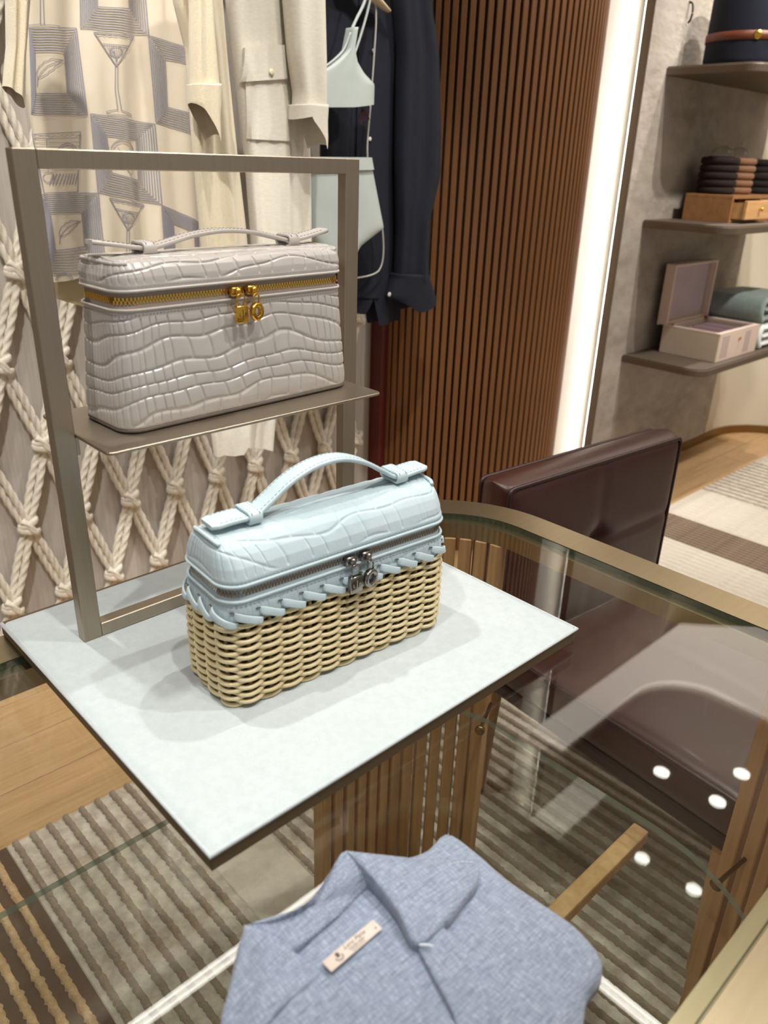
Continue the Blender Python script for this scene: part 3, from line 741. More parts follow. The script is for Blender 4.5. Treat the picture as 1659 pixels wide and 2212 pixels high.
for k in range(NST):
    p, nn = per(np.array([-LW/2+(k)*pst]), np.array([-.0008])); a = math.atan2(nn[0, 1], nn[0, 0])
    if stk is None: stk = obj('stake', *tube([(0, 0, .003), (0, 0, .05), (0, 0, .094)], .0019, 6), M_WICKD, basket, loc=(p[0, 0], p[0, 1], 0))
    else: inst('stake', stk, basket, (p[0, 0], p[0, 1], 0))
# leather band laced to the basket
rows = [(.0935, HX+.0022, HY+.0022, HR+.002), (.096, HX+.0028, HY+.0028, HR+.002), (.106, HX+.0022, HY+.0022, HR+.002), (.1150, HX+.0010, HY+.0010, HR+.001)]
V, t = loft(rows, 26); s, L = arclen(V[5][:, :2]); N = grid_normals(V); S, T = np.meshgrid(s, t)
rel = croc(S, T+.003, .016, .017, .0008, 2.2, .16); V = V+N*(.0007*(rel-1))[..., None]
V[0:4, :, 2] += (-.0018*np.cos(2*PI*s/pst))[None]*np.linspace(1, 0, 4)[:, None]
bd = obj('lacing_band', V.reshape(-1, 3), grid_faces(V.shape[1], 26, close_u=True), M_BLUE, bb)
P, Nn = ring_line(HX, HY, HR, .1152, .0010); obj('hem_piping', *sweep(P, circ(.0016, 6), closed=True), M_BLUEP, bd)
P, Nn = ring_line(HX, HY, HR, .1110, .0018); obj('stitching', *dashes(front_slice(P), front_slice(Nn), .0044, .003, .0003), M_BSTI, bd, kind='stuff')
lacem = None
NL = 29; pl_ = LW/NL
for k in range(NL):
    sa = -LW/2+k*pl_+.003
    ka = np.array([0, .10, .3, .6, .88, 1.0]); sv = sa+ka*.0265
    off = np.array([.0012, .0046, .0062, .0068, .0062, .0030]); zz = np.array([.1020, .1024, .1003, .0965, .0938, .0928])
    p, nn = per(sv, off); path = spline(np.c_[p, zz], 16); up = np.array([np.r_[nn[min(int(i/16*6), 5)], .15] for i in range(16)])
    obj('lace', *sweep(path, rrect(.0037, .0011, .0009, 2), up=up, scale=np.interp(np.linspace(0, 1, 16), [0, .15, .8, 1], [.7, 1.05, .95, .6])), M_BLUEP, bd)
    p, nn = per(np.array([sa-.0012]), np.array([.0029]))
    a = math.atan2(nn[0, 1], nn[0, 0])
    sl_ = obj('lace_slot', *xf(sweep([(0, -.0022, .001), (0, 0, .0014), (0, .0022, .0008)], circ(.0007, 6), up=(1, 0, 0))), mat('slot', '4c5a5e', .8), bd, loc=(p[0, 0], p[0, 1], .1042)); sl_.rotation_euler = (0, 0, a)
zipper(bb, HX+.0002, HY+.0002, HR, .1150, .1305, mat('bright zip teeth', 'b9b4ae', .22, metal=1), M_BTAPE, .1224)
rows = [(.1305, HX+.0010, HY+.0010, HR+.001), (.136, HX+.0014, HY+.0006, HR+.001), (.146, HX+.0008, HY-.0030, HR), (.155, HX-.0004, HY-.0085, HR-.003), (.161, HX-.002, HY-.0140, HR-.007), (.1655, HX-.0045, HY-.0210, HR-.010), (.1675, HX-.006, HY-.0290, .010), (.1685, HX-.0065, HY-.037, .006), (.169, HX-.007, .0006, .0004)]
ld, LV = lid(bb, rows, 150, M_BLUE, M_BLUEP, M_BSTI, .0200, .0235, .0010, 7.7, .16, .1305)
for sg in (-1, 1):
    pth = spline([(sg*.1262, -.0235, .1650), (sg*.1283, -.0190, .1672), (sg*.1290, -.008, .1680), (sg*.1288, .010, .1678), (sg*.1278, .0200, .1662), (sg*.1262, .0235, .1645)], 30)
    es = obj('end_seam', *tube(pth, .0022, 8), M_BLUEP, bb)
    line = pth[2:24]+np.array([-sg*.0045, 0, .0022]); obj('stitching', *dashes(line, np.array([0, 0, 1.]), .0042, .0028, .0003), M_BSTI, es, kind='stuff')
handle(bb, [(-.125, .1755), (-.108, .1765), (-.092, .1765), (-.078, .1760), (-.062, .1850), (-.04, .1990), (-.012, .2090), (.018, .2105), (.046, .2020), (.07, .1880), (.088, .1772), (.102, .1765), (.116, .1775), (.132, .1780)], .0265, .0046, (-.082, .094), .169, M_BLUEP, M_BSTI, y=.002)
charms(bb, .0005, .0195, -.0475, .1224, M_SILV, M_SILVD, 1.0)

# ------------------------------------------------------------------ folded linen shirt on the glass
M_SHIRT = weave_mat('blue grey linen', '8894a8', 'b4bfd0', '687183', (1300, 90, 1300), (90, 1300, 90), .85, .85)
sh = thing('linen_shirt', 'folded blue-grey linen shirt with open collar lying on the glass', 'shirt', (.10, -.17, TZ))
SO = np.array([.10, -.17, TZ])
def pad(name, poly, h, parent, m, nz=10, ctr=None, wr=0., sub=5, base=None, rim=.0015):
    """soft cloth piece: outline of (px, py, height above glass) -> closed pad that swells to h in the middle"""
    O = np.array([on_z((a, b), TZ+c) for a, b, c in poly])
    O = spline(np.vstack([O, O[:1]]), len(poly)*sub+1)[:-1]
    C = O.mean(0) if ctr is None else on_z(ctr[:2], TZ+ctr[2]); n = len(O)
    ks = np.array([1, .992, .97, .93, .86, .76, .64, .5, .35, .18])
    top = []
    for k in ks:
        r = C+(O-C)*k; r = r.copy(); prof = math.sqrt(max(0, 1-k**10))
        r[:, 2] += h*prof+rim*(1 if k < 1 else 0)+wr*np.sin(r[:, 0]*70+r[:, 1]*41)*np.sin(r[:, 1]*63-r[:, 0]*25)*(1-k)**.5
        top.append(r)
    V = np.concatenate(top+[(C+[0, 0, h+rim])[None]]); F = grid_faces(n, len(ks), close_u=True); L = len(ks)
    F += [[(L-1)*n+j, (L-1)*n+(j+1) % n, L*n] for j in range(n)]
    lo = []; 
    b0 = O.copy(); b0[:, 2] = (O[:, 2]-.0022) if base is None else TZ+base
    m0 = len(V); V = np.concatenate([V, b0, (C*[1, 1, 0]+[0, 0, b0[:, 2].mean()])[None]])
    F += [[m0+j, m0+(j+1) % n, (j+1) % n, j] for j in range(n)]+[[m0+(j+1) % n, m0+j, m0+n] for j in range(n)]
    return obj(name, V-SO, F, m, parent)
sil = [(480, 2215, .010), (500, 2110, .012), (533, 2012, .014), (600, 2000, .014), (680, 1965, .013), (745, 1880, .012), (800, 1868, .012), (880, 1862, .011), (925, 1845, .011), (965, 1810, .010), (1025, 1848, .010), (1092, 1908, .010), (1168, 1960, .010), (1250, 2020, .010), (1300, 2085, .009), (1296, 2122, .009), (1268, 2160, .010), (1258, 2230, .010), (1210, 2420, .010), (850, 2560, .010), (420, 2470, .010)]
pad('body', sil, .012, sh, M_SHIRT, ctr=(870, 2170, .012), wr=.004, base=.0004)
pad('back_yoke', [(600, 2060, .024), (690, 2010, .026), (775, 1935, .027), (812, 1900, .027), (870, 1985, .026), (930, 2085, .025), (1000, 2230, .023), (850, 2260, .023), (690, 2160, .024)], .002, sh, M_SHIRT, wr=.002, base=.012)
pad('collar_band', [(535, 2003, .030), (600, 1988, .036), (668, 1950, .042), (712, 1890, .046), (746, 1843, .047), (790, 1880, .040), (806, 1908, .031), (778, 1938, .028), (735, 1982, .028), (682, 2026, .028), (632, 2062, .028), (585, 2040, .028)], .002, sh, M_SHIRT, base=.020)
pad('collar_flap', [(528, 2001, .034), (580, 2022, .036), (630, 2058, .034), (692, 2100, .031), (668, 2135, .030), (612, 2180, .029), (560, 2235, .027), (478, 2230, .020), (505, 2110, .026)], .003, sh, M_SHIRT, wr=.002, base=.016)
pad('collar_flap', [(745, 1842, .047), (780, 1846, .045), (872, 1856, .036), (922, 1862, .033), (975, 1862, .031), (1024, 1860, .030), (1034, 1902, .030), (1000, 1950, .031), (957, 2002, .033), (897, 2044, .034), (858, 1975, .037), (806, 1905, .042)], .003, sh, M_SHIRT, ctr=(905, 1935, .036), base=.018)
pad('lapel', [(893, 2036, .030), (950, 2004, .029), (1005, 2060, .028), (1045, 2140, .026), (1060, 2260, .024), (1010, 2280, .024), (975, 2190, .027), (930, 2105, .029)], .002, sh, M_SHIRT, base=.016)
pad('lapel', [(690, 2104, .029), (760, 2150, .029), (860, 2180, .028), (985, 2215, .026), (960, 2290, .024), (700, 2310, .024), (560, 2260, .026), (620, 2175, .029)], .002, sh, M_SHIRT, base=.014)
Q = [on_z(p, TZ+.0315) for p in ((693, 2080), (803, 1988), (829, 2006), (717, 2099))]
M_LAB = mat('woven label', 'd9ccc0', .85, bump=(900, .0002)); M_INK = mat('label ink', '5d5048', .9)
lr = Q[1]-Q[0]; lu = Q[0]-Q[3]; LWd = np.linalg.norm(lr); LHt = np.linalg.norm(lu-lr*(lu@lr)/(lr@lr)); lc = sum(Q)/4-SO
lab = obj('label', *frame(box(-LWd/2, LWd/2, -LHt/2, LHt/2, -.0004, .0006, .0002, 1), lc, lr, lu), M_LAB, sh, label='small cream woven neck label with dark lettering')
def lab_text(s, size, x, y, **kw): obj('lettering', *frame(text_vf(s, size, **kw), lc+lr/LWd*x+(lambda n: np.cross(np.cross(lr, lu), lr)/np.linalg.norm(np.cross(np.cross(lr, lu), lr)))(0)*y+np.cross(lr, lu)/np.linalg.norm(np.cross(lr, lu))*.0008, lr, lu), M_INK, lab, smooth=False)
lab_text('Loro Piana', LHt*.46, LWd*.06, LHt*.20, shear=.45)
lab_text('ANDRE SHIRT', LHt*.24, LWd*.06, -LHt*.14)
lab_text('MADE IN ITALY', LHt*.18, LWd*.06, -LHt*.36)
lab_text('36', LHt*.22, LWd*.43, -LHt*.16)
ex = lc-lr/LWd*LWd*.27; nn_ = np.cross(lr, lu)/np.linalg.norm(np.cross(lr, lu))
sh_v = join(([(a*LHt*.22, b*LHt*.26+LHt*.06, 0) for a, b in ((-.6, 1), (.6, 1), (.6, -.1), (0, -.6), (-.6, -.1))], [[4, 3, 2, 1, 0]]),
            xf(ring_vf([(LHt*.32*math.cos(a), LHt*.30*math.sin(a)-LHt*.05) for a in np.linspace(PI*.95, 2.05*PI, 12)], [(LHt*.25*math.cos(a), LHt*.22*math.sin(a)-LHt*.05) for a in np.linspace(PI*.95, 2.05*PI, 12)], 0, .0001)))
obj('crest', *frame(sh_v, ex+nn_*.0008, lr, lu), M_INK, lab, smooth=False)
def shirt_stitch(pts, nm='stitching', m=None, r=.0004, pitch=.0032, ln=.0022):
    P = spline([on_z(p[:2], TZ+p[2]) for p in pts], 60)-SO; obj(nm, *dashes(P, np.array([0, 0, 1.]), pitch, ln, r), m or mat('shirt thread', '4c5262', .9), sh, kind='stuff')
shirt_stitch([(632, 2055, .0335), (690, 2012, .0335), (740, 1970, .0335), (780, 1928, .0335)])
shirt_stitch([(965, 1868, .0365), (1000, 1862, .0358), (1026, 1864, .0345)], m=mat('shirt pale thread', 'd5dde8', .9))
obj('buttonhole', *tube(spline([on_z(p, TZ+.0365)-SO for p in ((905, 2041), (922, 2041), (936, 2044))], 8), .0008, 6), mat('shirt pale thread', 'd5dde8'), sh)

# ------------------------------------------------------------------ leather chair beside the table
def cushion(hx, hy, hz, nx, ny, power=9, relief=None, seed=0):
    """boxy cushion, faces normal to z at +-hz; relief(x, y) lowers the top"""
    def ax(n, h): t = np.linspace(-1, 1, n); return h*np.sign(t)*(1-(1-np.abs(t))**1.8)
    X, Y = np.meshgrid(ax(nx, hx), ax(ny, hy))
    e = np.clip(1-np.abs(X/hx)**power, 0, 1)**.5*np.clip(1-np.abs(Y/hy)**power, 0, 1)**.5
    # rounded plan corners
    top = hz*e; 
    if relief is not None: top = top-relief(X, Y)*e
    a = np.stack([X, Y, top], -1).reshape(-1, 3); b = np.stack([X, Y, -hz*e], -1).reshape(-1, 3)
    n = nx*ny; F = grid_faces(nx, ny)+[[n+i for i in f[::-1]] for f in grid_faces(nx, ny)]
    return np.concatenate([a, b]), F
M_LEATH = mat('oxblood brown leather', '40201a', .36, var=(9, '3a1a14', .7), coat=.05)
M_PIPE = mat('leather piping', '2f130f', .4)
ch = thing('leather_chair', 'dark oxblood leather chair with tufted square back beside the glass table', 'chair', (1.072, .080, 0), math.radians(-5.2))
def tuft(zc):
    def f(x, y):
        d = np.hypot(x, y-zc)
        return .012*np.exp(-(d/.03)**2)+.0045*np.exp(-(x/.006)**2)*(np.abs(y) < 1)+.004*np.exp(-((y-zc)/.006)**2)-.010*(1-(x/.28)**2)*(1-(y/.2)**2)*.6
    return f
v, f = cushion(.273, .197, .042, 80, 66, 26, tuft(.02))
v = np.stack([v[:, 0], .30-v[:, 2], .548+v[:, 1]], 1); f = [q for q in f]
bk = obj('backrest', v, f, M_LEATH, ch)
pr_ = [(a, .2645, .548+b) for a, b in rrect(.264, .189, .012, 5)]
obj('piping', *sweep(pr_, circ(.0045, 8), closed=True, up=(0, 1, 0)), M_PIPE, bk)
pr_ = [(a, .3355, .548+b) for a, b in rrect(.264, .189, .012, 5)]
obj('piping', *sweep(pr_, circ(.0045, 8), closed=True, up=(0, 1, 0)), M_PIPE, bk)
def seat_rel(x, y): return .004*np.exp(-(x/.006)**2)-.010*(1-(x/.28)**2)*(1-(y/.27)**2)
v, f = cushion(.258, .262, .042, 70, 70, 24, seat_rel)
stt = obj('seat', v+[-.012, -.012, .375], f, M_LEATH, ch)
obj('piping', *sweep([(a-.012, b-.012, .4095) for a, b in rrect(.249, .254, .012, 5)], circ(.0045, 8), closed=True), M_PIPE, stt)
obj('seat_base', *box(-.255, .240, -.258, .32, .300, .333, .008), M_PIPE, ch, smooth=False)
for x in (-.225, .21):
    for y in (-.225, .29): obj('leg', *sweep([(x, y, .302), (x*1.03, y*1.03, .0176)], rrect(.017, .017, .004, 2), up=(0, 1, 0), scale=[1, .7]), M_OAKSLAT, ch, sharp=40)

# ------------------------------------------------------------------ rope net on the linen wall
net = thing('rope_net', 'knotted cream rope net hung over the linen wall', 'rope net', (0, 1.498, 0))
M_ROPE = mat('cotton rope', 'e3dccd', .9, var=(160, 'cfc6b4', .7), sheen=.3, bump=(500, .0006))
RR = .0085
def lobed(r, n=15): return [(r*(1+.16*math.cos(3*a))*math.cos(a), r*(1+.16*math.cos(3*a))*math.sin(a)) for a in [2*PI*i/n for i in range(n)]]
def rope_pair(dx, dz):
    L = math.hypot(dx, dz); nseg = 46; parts = []
    px, pz = -dz/L, dx/L
    for sg in (-1, 1):
        t = np.linspace(0, 1, nseg); w_ = RR*.95*np.sin(np.clip(t*PI, .25, PI-.25))**.3
        path = np.c_[dx*t+sg*px*w_, -.0045*sg*np.sin(t*PI), dz*t+sg*pz*w_]
        parts.append(sweep(path, lobed(RR), up=(0, 1, 0), twist=-L/.030*2*PI/3*1.0, cap=False))
    return join(*parts)
def knot():
    parts = []
    for z, r, tl in ((.011, .019, .35), (-.009, .021, -.3)):
        pth = [(r*math.cos(a), -.004-.0125*math.sin(a), z+tl*r*math.cos(a)) for a in np.linspace(0, 2*PI, 22)[:-1]]
        parts.append(sweep(pth, lobed(RR*.92, 12), closed=True, up=(0, 0, 1)))
    parts.append(sweep(spline([(-.016, -.010, .022), (-.004, -.017, .010), (.006, -.017, -.008), (.016, -.008, -.022)], 14), lobed(RR*.95, 12), up=(0, 1, 0), twist=3))
    return join(*parts)
K = {}
cx, rz = .137, .2045
def net_piece(kind, x, z):
    if kind not in K:
        vf = {'L': lambda: rope_pair(-cx/2, -rz), 'R': lambda: rope_pair(cx/2, -rz), 'K': knot}[kind]()
        K[kind] = obj('knot' if kind == 'K' else 'rope', *vf, M_ROPE, net, loc=(x, 0, z))
    else: inst('knot' if kind == 'K' else 'rope', K[kind], net, (x, 0, z))
for r in range(9):
    z = .188+rz*r
    for i in range(-6, 10):
        x = .309+(.0715 if r % 2 else 0)+i*cx
        if x > 1.50 or x < -.42: continue
        if r > 3 and x > .62 and not (r <= 4): continue
        net_piece('K', x, z)
        net_piece('L', x, z); 
        if x < 1.44: net_piece('R', x, z)

# ------------------------------------------------------------------ garments hung in front of the net
RAILZ, RAILY = 1.93, 1.19
rail = thing('garment_rail', 'slim brass garment rail above the hanging clothes', 'rail', (0, RAILY, RAILZ))
obj('bar', *tube([(.1, 0, 0), (.8, 0, 0), (1.5, 0, 0)], .009, 14), M_BRASS, rail)
for x in (.15, 1.45): obj('bracket', *tube([(x, .006, 0), (x, .15, 0), (x, YW-RAILY, 0)], .007, 10), M_BRASS, rail)
class Cloth:
    """garment panel: pixel outlines left/right give its true width on plane y; it has a front, a back and folds"""
    def __init__(s, L, R, y, depth, folds, grow=.35, back=.6):
        s.L = np.array(L, float); s.R = np.array(R, float); s.y = y; s.d = depth; s.folds = folds; s.grow = grow; s.back = back
        s.t0 = min(s.L[0, 1], s.R[0, 1]); s.t1 = max(s.L[-1, 1], s.R[-1, 1])
    def lx(s, py): return np.interp(py, s.L[:, 1], s.L[:, 0])
    def rx(s, py): return np.interp(py, s.R[:, 1], s.R[:, 0])
    def fold(s, u, py):
        g = s.grow+(1-s.grow)*np.clip((py-s.t0)/(s.t1-s.t0), 0, 1); r = 0
        for a, fq, ph, dr in s.folds: r = r+a*g*np.sin(2*PI*fq*u+ph+dr*py/300.)
        return r
    def front(s, u, py): return s.y-s.d*np.clip(1-np.abs(2*u-1)**3, 0, 1)**.5-s.fold(u, py)
    def pt(s, px, py, off=0.):
        u = (px-s.lx(py))/(s.rx(py)-s.lx(py)); q = on_y((px, py), s.y); return np.array([q[0], float(s.front(np.clip(u, 0, 1), py))-off, q[2]])
    def mesh(s, nu=48, nv=50, bot=None):
        bot = bot or [(0, s.L[-1, 1]), (1, s.R[-1, 1])]; B = np.array(bot, float); V = []
        for v in np.linspace(0, 1, nv):
            row = []
            for side in (0, 1):
                for u in (np.linspace(0, 1, nu) if side == 0 else np.linspace(1, 0, nu)[1:-1]):
                    b = np.interp(u, B[:, 0], B[:, 1]); py = s.t0+(b-s.t0)*v; px = s.lx(py)+(s.rx(py)-s.lx(py))*u
                    e = np.clip(1-np.abs(2*u-1)**3, 0, 1)**.5
                    y = s.front(u, py) if side == 0 else s.y+s.d*s.back*e-.5*s.fold(u, py)*e
                    q = on_y((px, py), s.y); row.append((q[0], y, q[2]))
            V.append(row)
        V = np.array(V); n = V.shape[1]; F = grid_faces(n, nv, close_u=True, flip=True)
        F.append([i for i in range(n)])
        return V.reshape(-1, 3), F
def hang(t, px, y, ztop):
    """hook from the shoulders up to the rail"""
    q = on_y((px, -60), y); x = q[0]
    obj('hanger_hook', *tube(spline([(x, y, ztop-.02), (x, y, RAILZ-.05), (x, RAILY+.016, RAILZ-.02), (x, RAILY+.017, RAILZ+.006), (x, RAILY, RAILZ+.017), (x, RAILY-.014, RAILZ+.006)], 26), .0022, 8), M_BRASS, t)
def gtop(px, py, y): return on_y((px, py), y)[2]
TOP = -230
M_KNIT = mat('cream knit', 'dccfb3', .9, var=(140, 'cfc09f', .6), sheen=.4, bump=(520, .0012), stretch=(3, 3, 1))
M_SILK = mat('ecru silk', 'd9cdb8', .38, var=(10, 'cfc1a9', .5), sheen=.2, spec=.6)
M_IVORY = mat('ivory linen', 'e2dccd', .85, var=(90, 'd3ccba', .6), sheen=.3, bump=(600, .0006), stretch=(1, 1, 3))
M_NAVY = mat('navy linen', '0c1222', .85, var=(90, '080c18', .7), var2=(14, '0e1526', .6), sheen=.0, bump=(600, .0006))
M_MINT = mat('mint swim jersey', 'bfc9c4', .42, var=(12, 'b3beb8', .5), sheen=.2)
# printed silk shirt
ps = thing('printed_shirt', 'ecru silk shirt printed with cocktail glasses and nested squares', 'shirt', (0, 0, 0))
CS = Cloth([(40, TOP), (48, 0), (54, 200), (76, 350), (94, 470), (101, 610)], [(430, TOP), (420, 0), (424, 250), (430, 400), (440, 550), (445, 640)], 1.17, .020, [(.010, 2.4, .6, .5), (.004, 5.3, 2., .3)], .5)
obj('body', *CS.mesh(150, 110, bot=[(0, 608), (.1, 606), (.25, 595), (.5, 600), (1, 640)]), M_SILK, ps)
CB = Cloth([(98, 540), (101, 610), (104, 640)], [(400, 540), (400, 640), (400, 700)], 1.195, .012, [(.004, 3, 0, 0)])
obj('back_hem', *CB.mesh(40, 12, bot=[(0, 640), (.25, 662), (1, 700)]), mat('silk back', 'c9b892', .6), ps)
hang(ps, 235, 1.17, gtop(235, TOP, 1.17))
M_PRINT = mat('print line', '8d8b93', .6)
PR = []
def pline(pts, wpx=1.5, closed=False, n=None):
    P = np.array(pts, float)
    if closed: P = np.vstack([P, P[:1]])
    d = np.r_[0, np.cumsum(np.linalg.norm(np.diff(P, axis=0), axis=1))]; m_ = max(2, int(d[-1]/5)+1)
    s = np.unique(np.r_[np.linspace(0, d[-1], m_), d]); X = np.interp(s, d, P[:, 0]); Y = np.interp(s, d, P[:, 1])
    T = np.stack([np.gradient(X), np.gradient(Y)], 1); T /= np.linalg.norm(T, axis=1)[:, None]+1e-9; N = np.stack([-T[:, 1], T[:, 0]], 1)*wpx/2
    A = [CS.pt(x-nx_, y-ny_, .0016) for (x, y), (nx_, ny_) in zip(zip(X, Y), N)]; B = [CS.pt(x+nx_, y+ny_, .0016) for (x, y), (nx_, ny_) in zip(zip(X, Y), N)]
    k = len(A); PR.append((A+B, [[i, i+1, k+i+1, k+i] for i in range(k-1)]))
def qlerp(a, b, t): return [tuple(np.array(p)*(1-t)+np.array(r)*t) for p, r in zip(a, b)]
def nested(outer, inner, n=9):
    for k in range(n+1): pline(qlerp(outer, inner, k/n), 2.2, True)
nested([(56, 62), (158, 62), (178, 248), (62, 246)], [(66, 112), (131, 112), (141, 203), (68, 203)])
nested([(163, -90), (300, -80), (312, 76), (166, 62)], [(195, -50), (262, -45), (268, 22), (197, 18)])
nested([(184, 246), (324, 268), (338, 440), (200, 414)], [(216, 292), (288, 302), (293, 390), (227, 372)])
nested([(82, 420), (200, 416), (216, 590), (104, 590)], [(100, 458), (174, 458), (180, 532), (112, 540)])
nested([(312, 78), (412, 112), (414, 292), (326, 264)], [(345, 128), (398, 140), (398, 245), (350, 232)], 8)
nested([(338, 442), (425, 480), (430, 620), (348, 600)], [(362, 480), (410, 500), (415, 580), (366, 570)], 8)
def wave(a, b, n=14): return [(a[0]+(b[0]-a[0])*i/n, a[1]+(b[1]-a[1])*i/n+(1.6 if i % 2 else -1)) for i in range(n+1)]
def ell(cx_, cy_, rx, ry, a0=0, a1=2*PI, n=18): return [(cx_+rx*math.cos(a0+(a1-a0)*i/n), cy_+ry*math.sin(a0+(a1-a0)*i/n)) for i in range(n+1)]
def martini(tl, tr, tip, base, full=True):
    pline([tl, tr, tip], 2.4, True); pline(wave(qlerp([tl], [tip], .06)[0], qlerp([tr], [tip], .06)[0]), 1.4)
    a, b = qlerp([tl], [tip], .34)[0], qlerp([tr], [tip], .34)[0]; pline([a, b], 1.6)
    for k in range(1, 12): p_ = qlerp([a], [b], k/12)[0]; e_ = .9*(1-abs(k/6-1)); pline([p_, (p_[0]*(1-e_)+tip[0]*e_, p_[1]*(1-e_)+tip[1]*e_)], .9)
    c_ = ((a[0]+b[0])/2, (a[1]+b[1])/2+(tip[1]-a[1])*.30); pline(ell(c_[0], c_[1], 13, 11), 1.8); pline(ell(c_[0]-8, c_[1]+3, 5, 4.5), 1.4)
    for dx in (-4, 4): pline([(tip[0]+dx*.6, tip[1]-3), (tip[0]+dx*.7, (tip[1]+base[1])/2), (base[0]+dx, base[1]-4)], 1.5)
    if full: pline([(base[0]-4, base[1]-6), (base[0]-28, base[1]-2), (base[0]-26, base[1]+3), (base[0]+30, base[1]+9), (base[0]+30, base[1]+5), (base[0]+4, base[1]-4)], 1.5)
martini((190, 72), (281, 80), (237, 144), (244, 243)); martini((222, 426), (306, 442), (263, 493), (264, 560), False)
for dx in (-4, 4): pline([(79+dx*.5, -60), (82+dx, 55)], 1.5)
pline([(54, 56), (78, 54), (118, 58), (118, 62), (54, 61)], 1.4, True)
pline([(64, 290), (168, 285), (164, 414), (88, 416)], 1.8, True); pline(wave((66, 296), (167, 292)), 1.3)
for k in range(9): pline([(68+k*1.2, 300+k*8.5), (167-k*.2, 298+k*8.5)], 1.0)
pline(ell(139, 335, 26, 26), 1.8); pline(ell(139, 335, 21, 21), 1.2); pline(ell(97, 382, 12, 11), 1.5); pline([(92, 300), (96, 372)], 1.2)
for k in range(9): pline([(98+k*7.5, 398), (108+k*7, 374)], 2.4)
pline(ell(251, 333, 28, 32, -2.7, .9), 1.8); pline(ell(251, 333, 22, 26, -2.7, .9), 1.2); pline([(226, 322), (272, 378), (280, 352)], 1.5); pline([(240, 318), (266, 352)], 1.2)
def feather(x, y, k=1.0):
    pline([(x, y), (x+1*k, y-18*k), (x+8*k, y-30*k), (x+22*k, y-45*k), (x+52*k, y-57*k)], 1.5)
    pline([(x+1*k, y-18*k), (x-2*k, y-30*k), (x+4*k, y-44*k), (x+10*k, y-47*k), (x+14*k, y-54*k), (x+22*k, y-55*k), (x+28*k, y-60*k), (x+57*k, y-57*k), (x+46*k, y-50*k), (x+44*k, y-46*k), (x+36*k, y-43*k), (x+34*k, y-38*k), (x+25*k, y-33*k), (x+22*k, y-28*k), (x+10*k, y-22*k), (x+1*k, y-18*k)], 1.5)
feather(72, 188); feather(122, 526, .85)
pline(ell(132, 604, 19, 16, PI, 2*PI), 1.8); pline(ell(132, 604, 15, 12, PI, 2*PI), 1.3)
obj('print_lines', *join(*PR), M_PRINT, ps, smooth=False, label='grey printed cocktail glasses, feathers and nested squares')
# cream knit cardigan around it
kc = thing('knit_cardigan', 'cream fine-knit cardigan with turned cuffs hanging over the printed shirt', 'cardigan', (0, 0, 0))
obj('sleeve', *Cloth([(-30, TOP), (12, 0), (14, 100), (6, 188)], [(70, TOP), (62, 0), (52, 120), (50, 236)], 1.0, .026, [(.004, 2, 0, .4)], .6).mesh(26, 30, bot=[(0, 186), (.5, 204), (1, 234)]), M_KNIT, kc)
obj('cuff', *Cloth([(6, 150), (4, 190)], [(52, 192), (48, 238)], 1.163, .033, [(.001, 2, 0, 0)]).mesh(26, 6, bot=[(0, 188), (.5, 207), (1, 238)]), M_KNIT, kc) if False else None
obj('front_panel', *Cloth([(350, TOP), (372, 0), (400, 110), (415, 330), (432, 520), (445, 660)], [(480, TOP), (482, 0), (492, 130), (515, 330), (535, 500), (548, 665)], 1.02, .022, [(.006, 1.6, 1.2, .3), (.004, 3.7, .2, .4)], .5).mesh(44, 50), M_KNIT, kc)
C2 = Cloth([(395, TOP), (410, 0), (410, 100), (411, 180), (412, 232)], [(456, TOP), (450, 0), (458, 90), (468, 180), (470, 222)], 0.975, .026, [(.004, 1.5, .8, .6)], .6)
obj('sleeve', *C2.mesh(30, 34, bot=[(0, 205), (.5, 214), (1, 205)]), M_KNIT, kc)
obj('cuff', *Cloth([(409, 182), (411, 222), (418, 250), (428, 298)], [(471, 182), (471, 225), (468, 250), (468, 305)], 0.973, .030, [(.002, 1.5, .8, .6)], .6, back=.9).mesh(30, 24, bot=[(0, 222), (.2, 236), (.5, 270), (.75, 306), (1, 222 if False else 290)]), M_KNIT, kc)
hang(kc, 415, 1.02, gtop(415, TOP, 1.02))
# ivory shirt dress with flap pocket
sd = thing('shirt_dress', 'long ivory shirt dress with buttoned flap pocket and turned sleeve', 'dress', (0, 0, 0))
C3 = Cloth([(470, TOP), (486, 0), (500, 120), (528, 340), (545, 560), (470, 800), (455, 930), (462, 985)], [(640, TOP), (650, 0), (656, 200), (664, 340), (666, 560), (650, 700), (588, 900), (582, 975)], 1.13, .030, [(.009, 1.7, 2.4, .2), (.004, 4.3, 0, .3)], .5)
obj('body', *C3.mesh(56, 70, bot=[(0, 985), (.4, 975), (.45, 958), (1, 970)]), M_IVORY, sd)
C4 = Cloth([(596, TOP), (612, 0), (622, 120), (634, 200), (632, 258)], [(700, TOP), (694, 0), (697, 130), (696, 230), (694, 285)], 1.075, .034, [(.005, 1.5, .5, .5)], .6)
obj('sleeve', *C4.mesh(34, 40, bot=[(0, 250), (.5, 246), (1, 262)]), M_IVORY, sd)
obj('cuff', *Cloth([(630, 226), (630, 262), (655, 300)], [(700, 236), (697, 285), (695, 322)], 1.073, .038, [(.001, 1, 0, 0)], .6, back=.9).mesh(34, 14, bot=[(0, 258), (.3, 252), (.5, 285), (.75, 322), (1, 312)]), M_IVORY, sd)
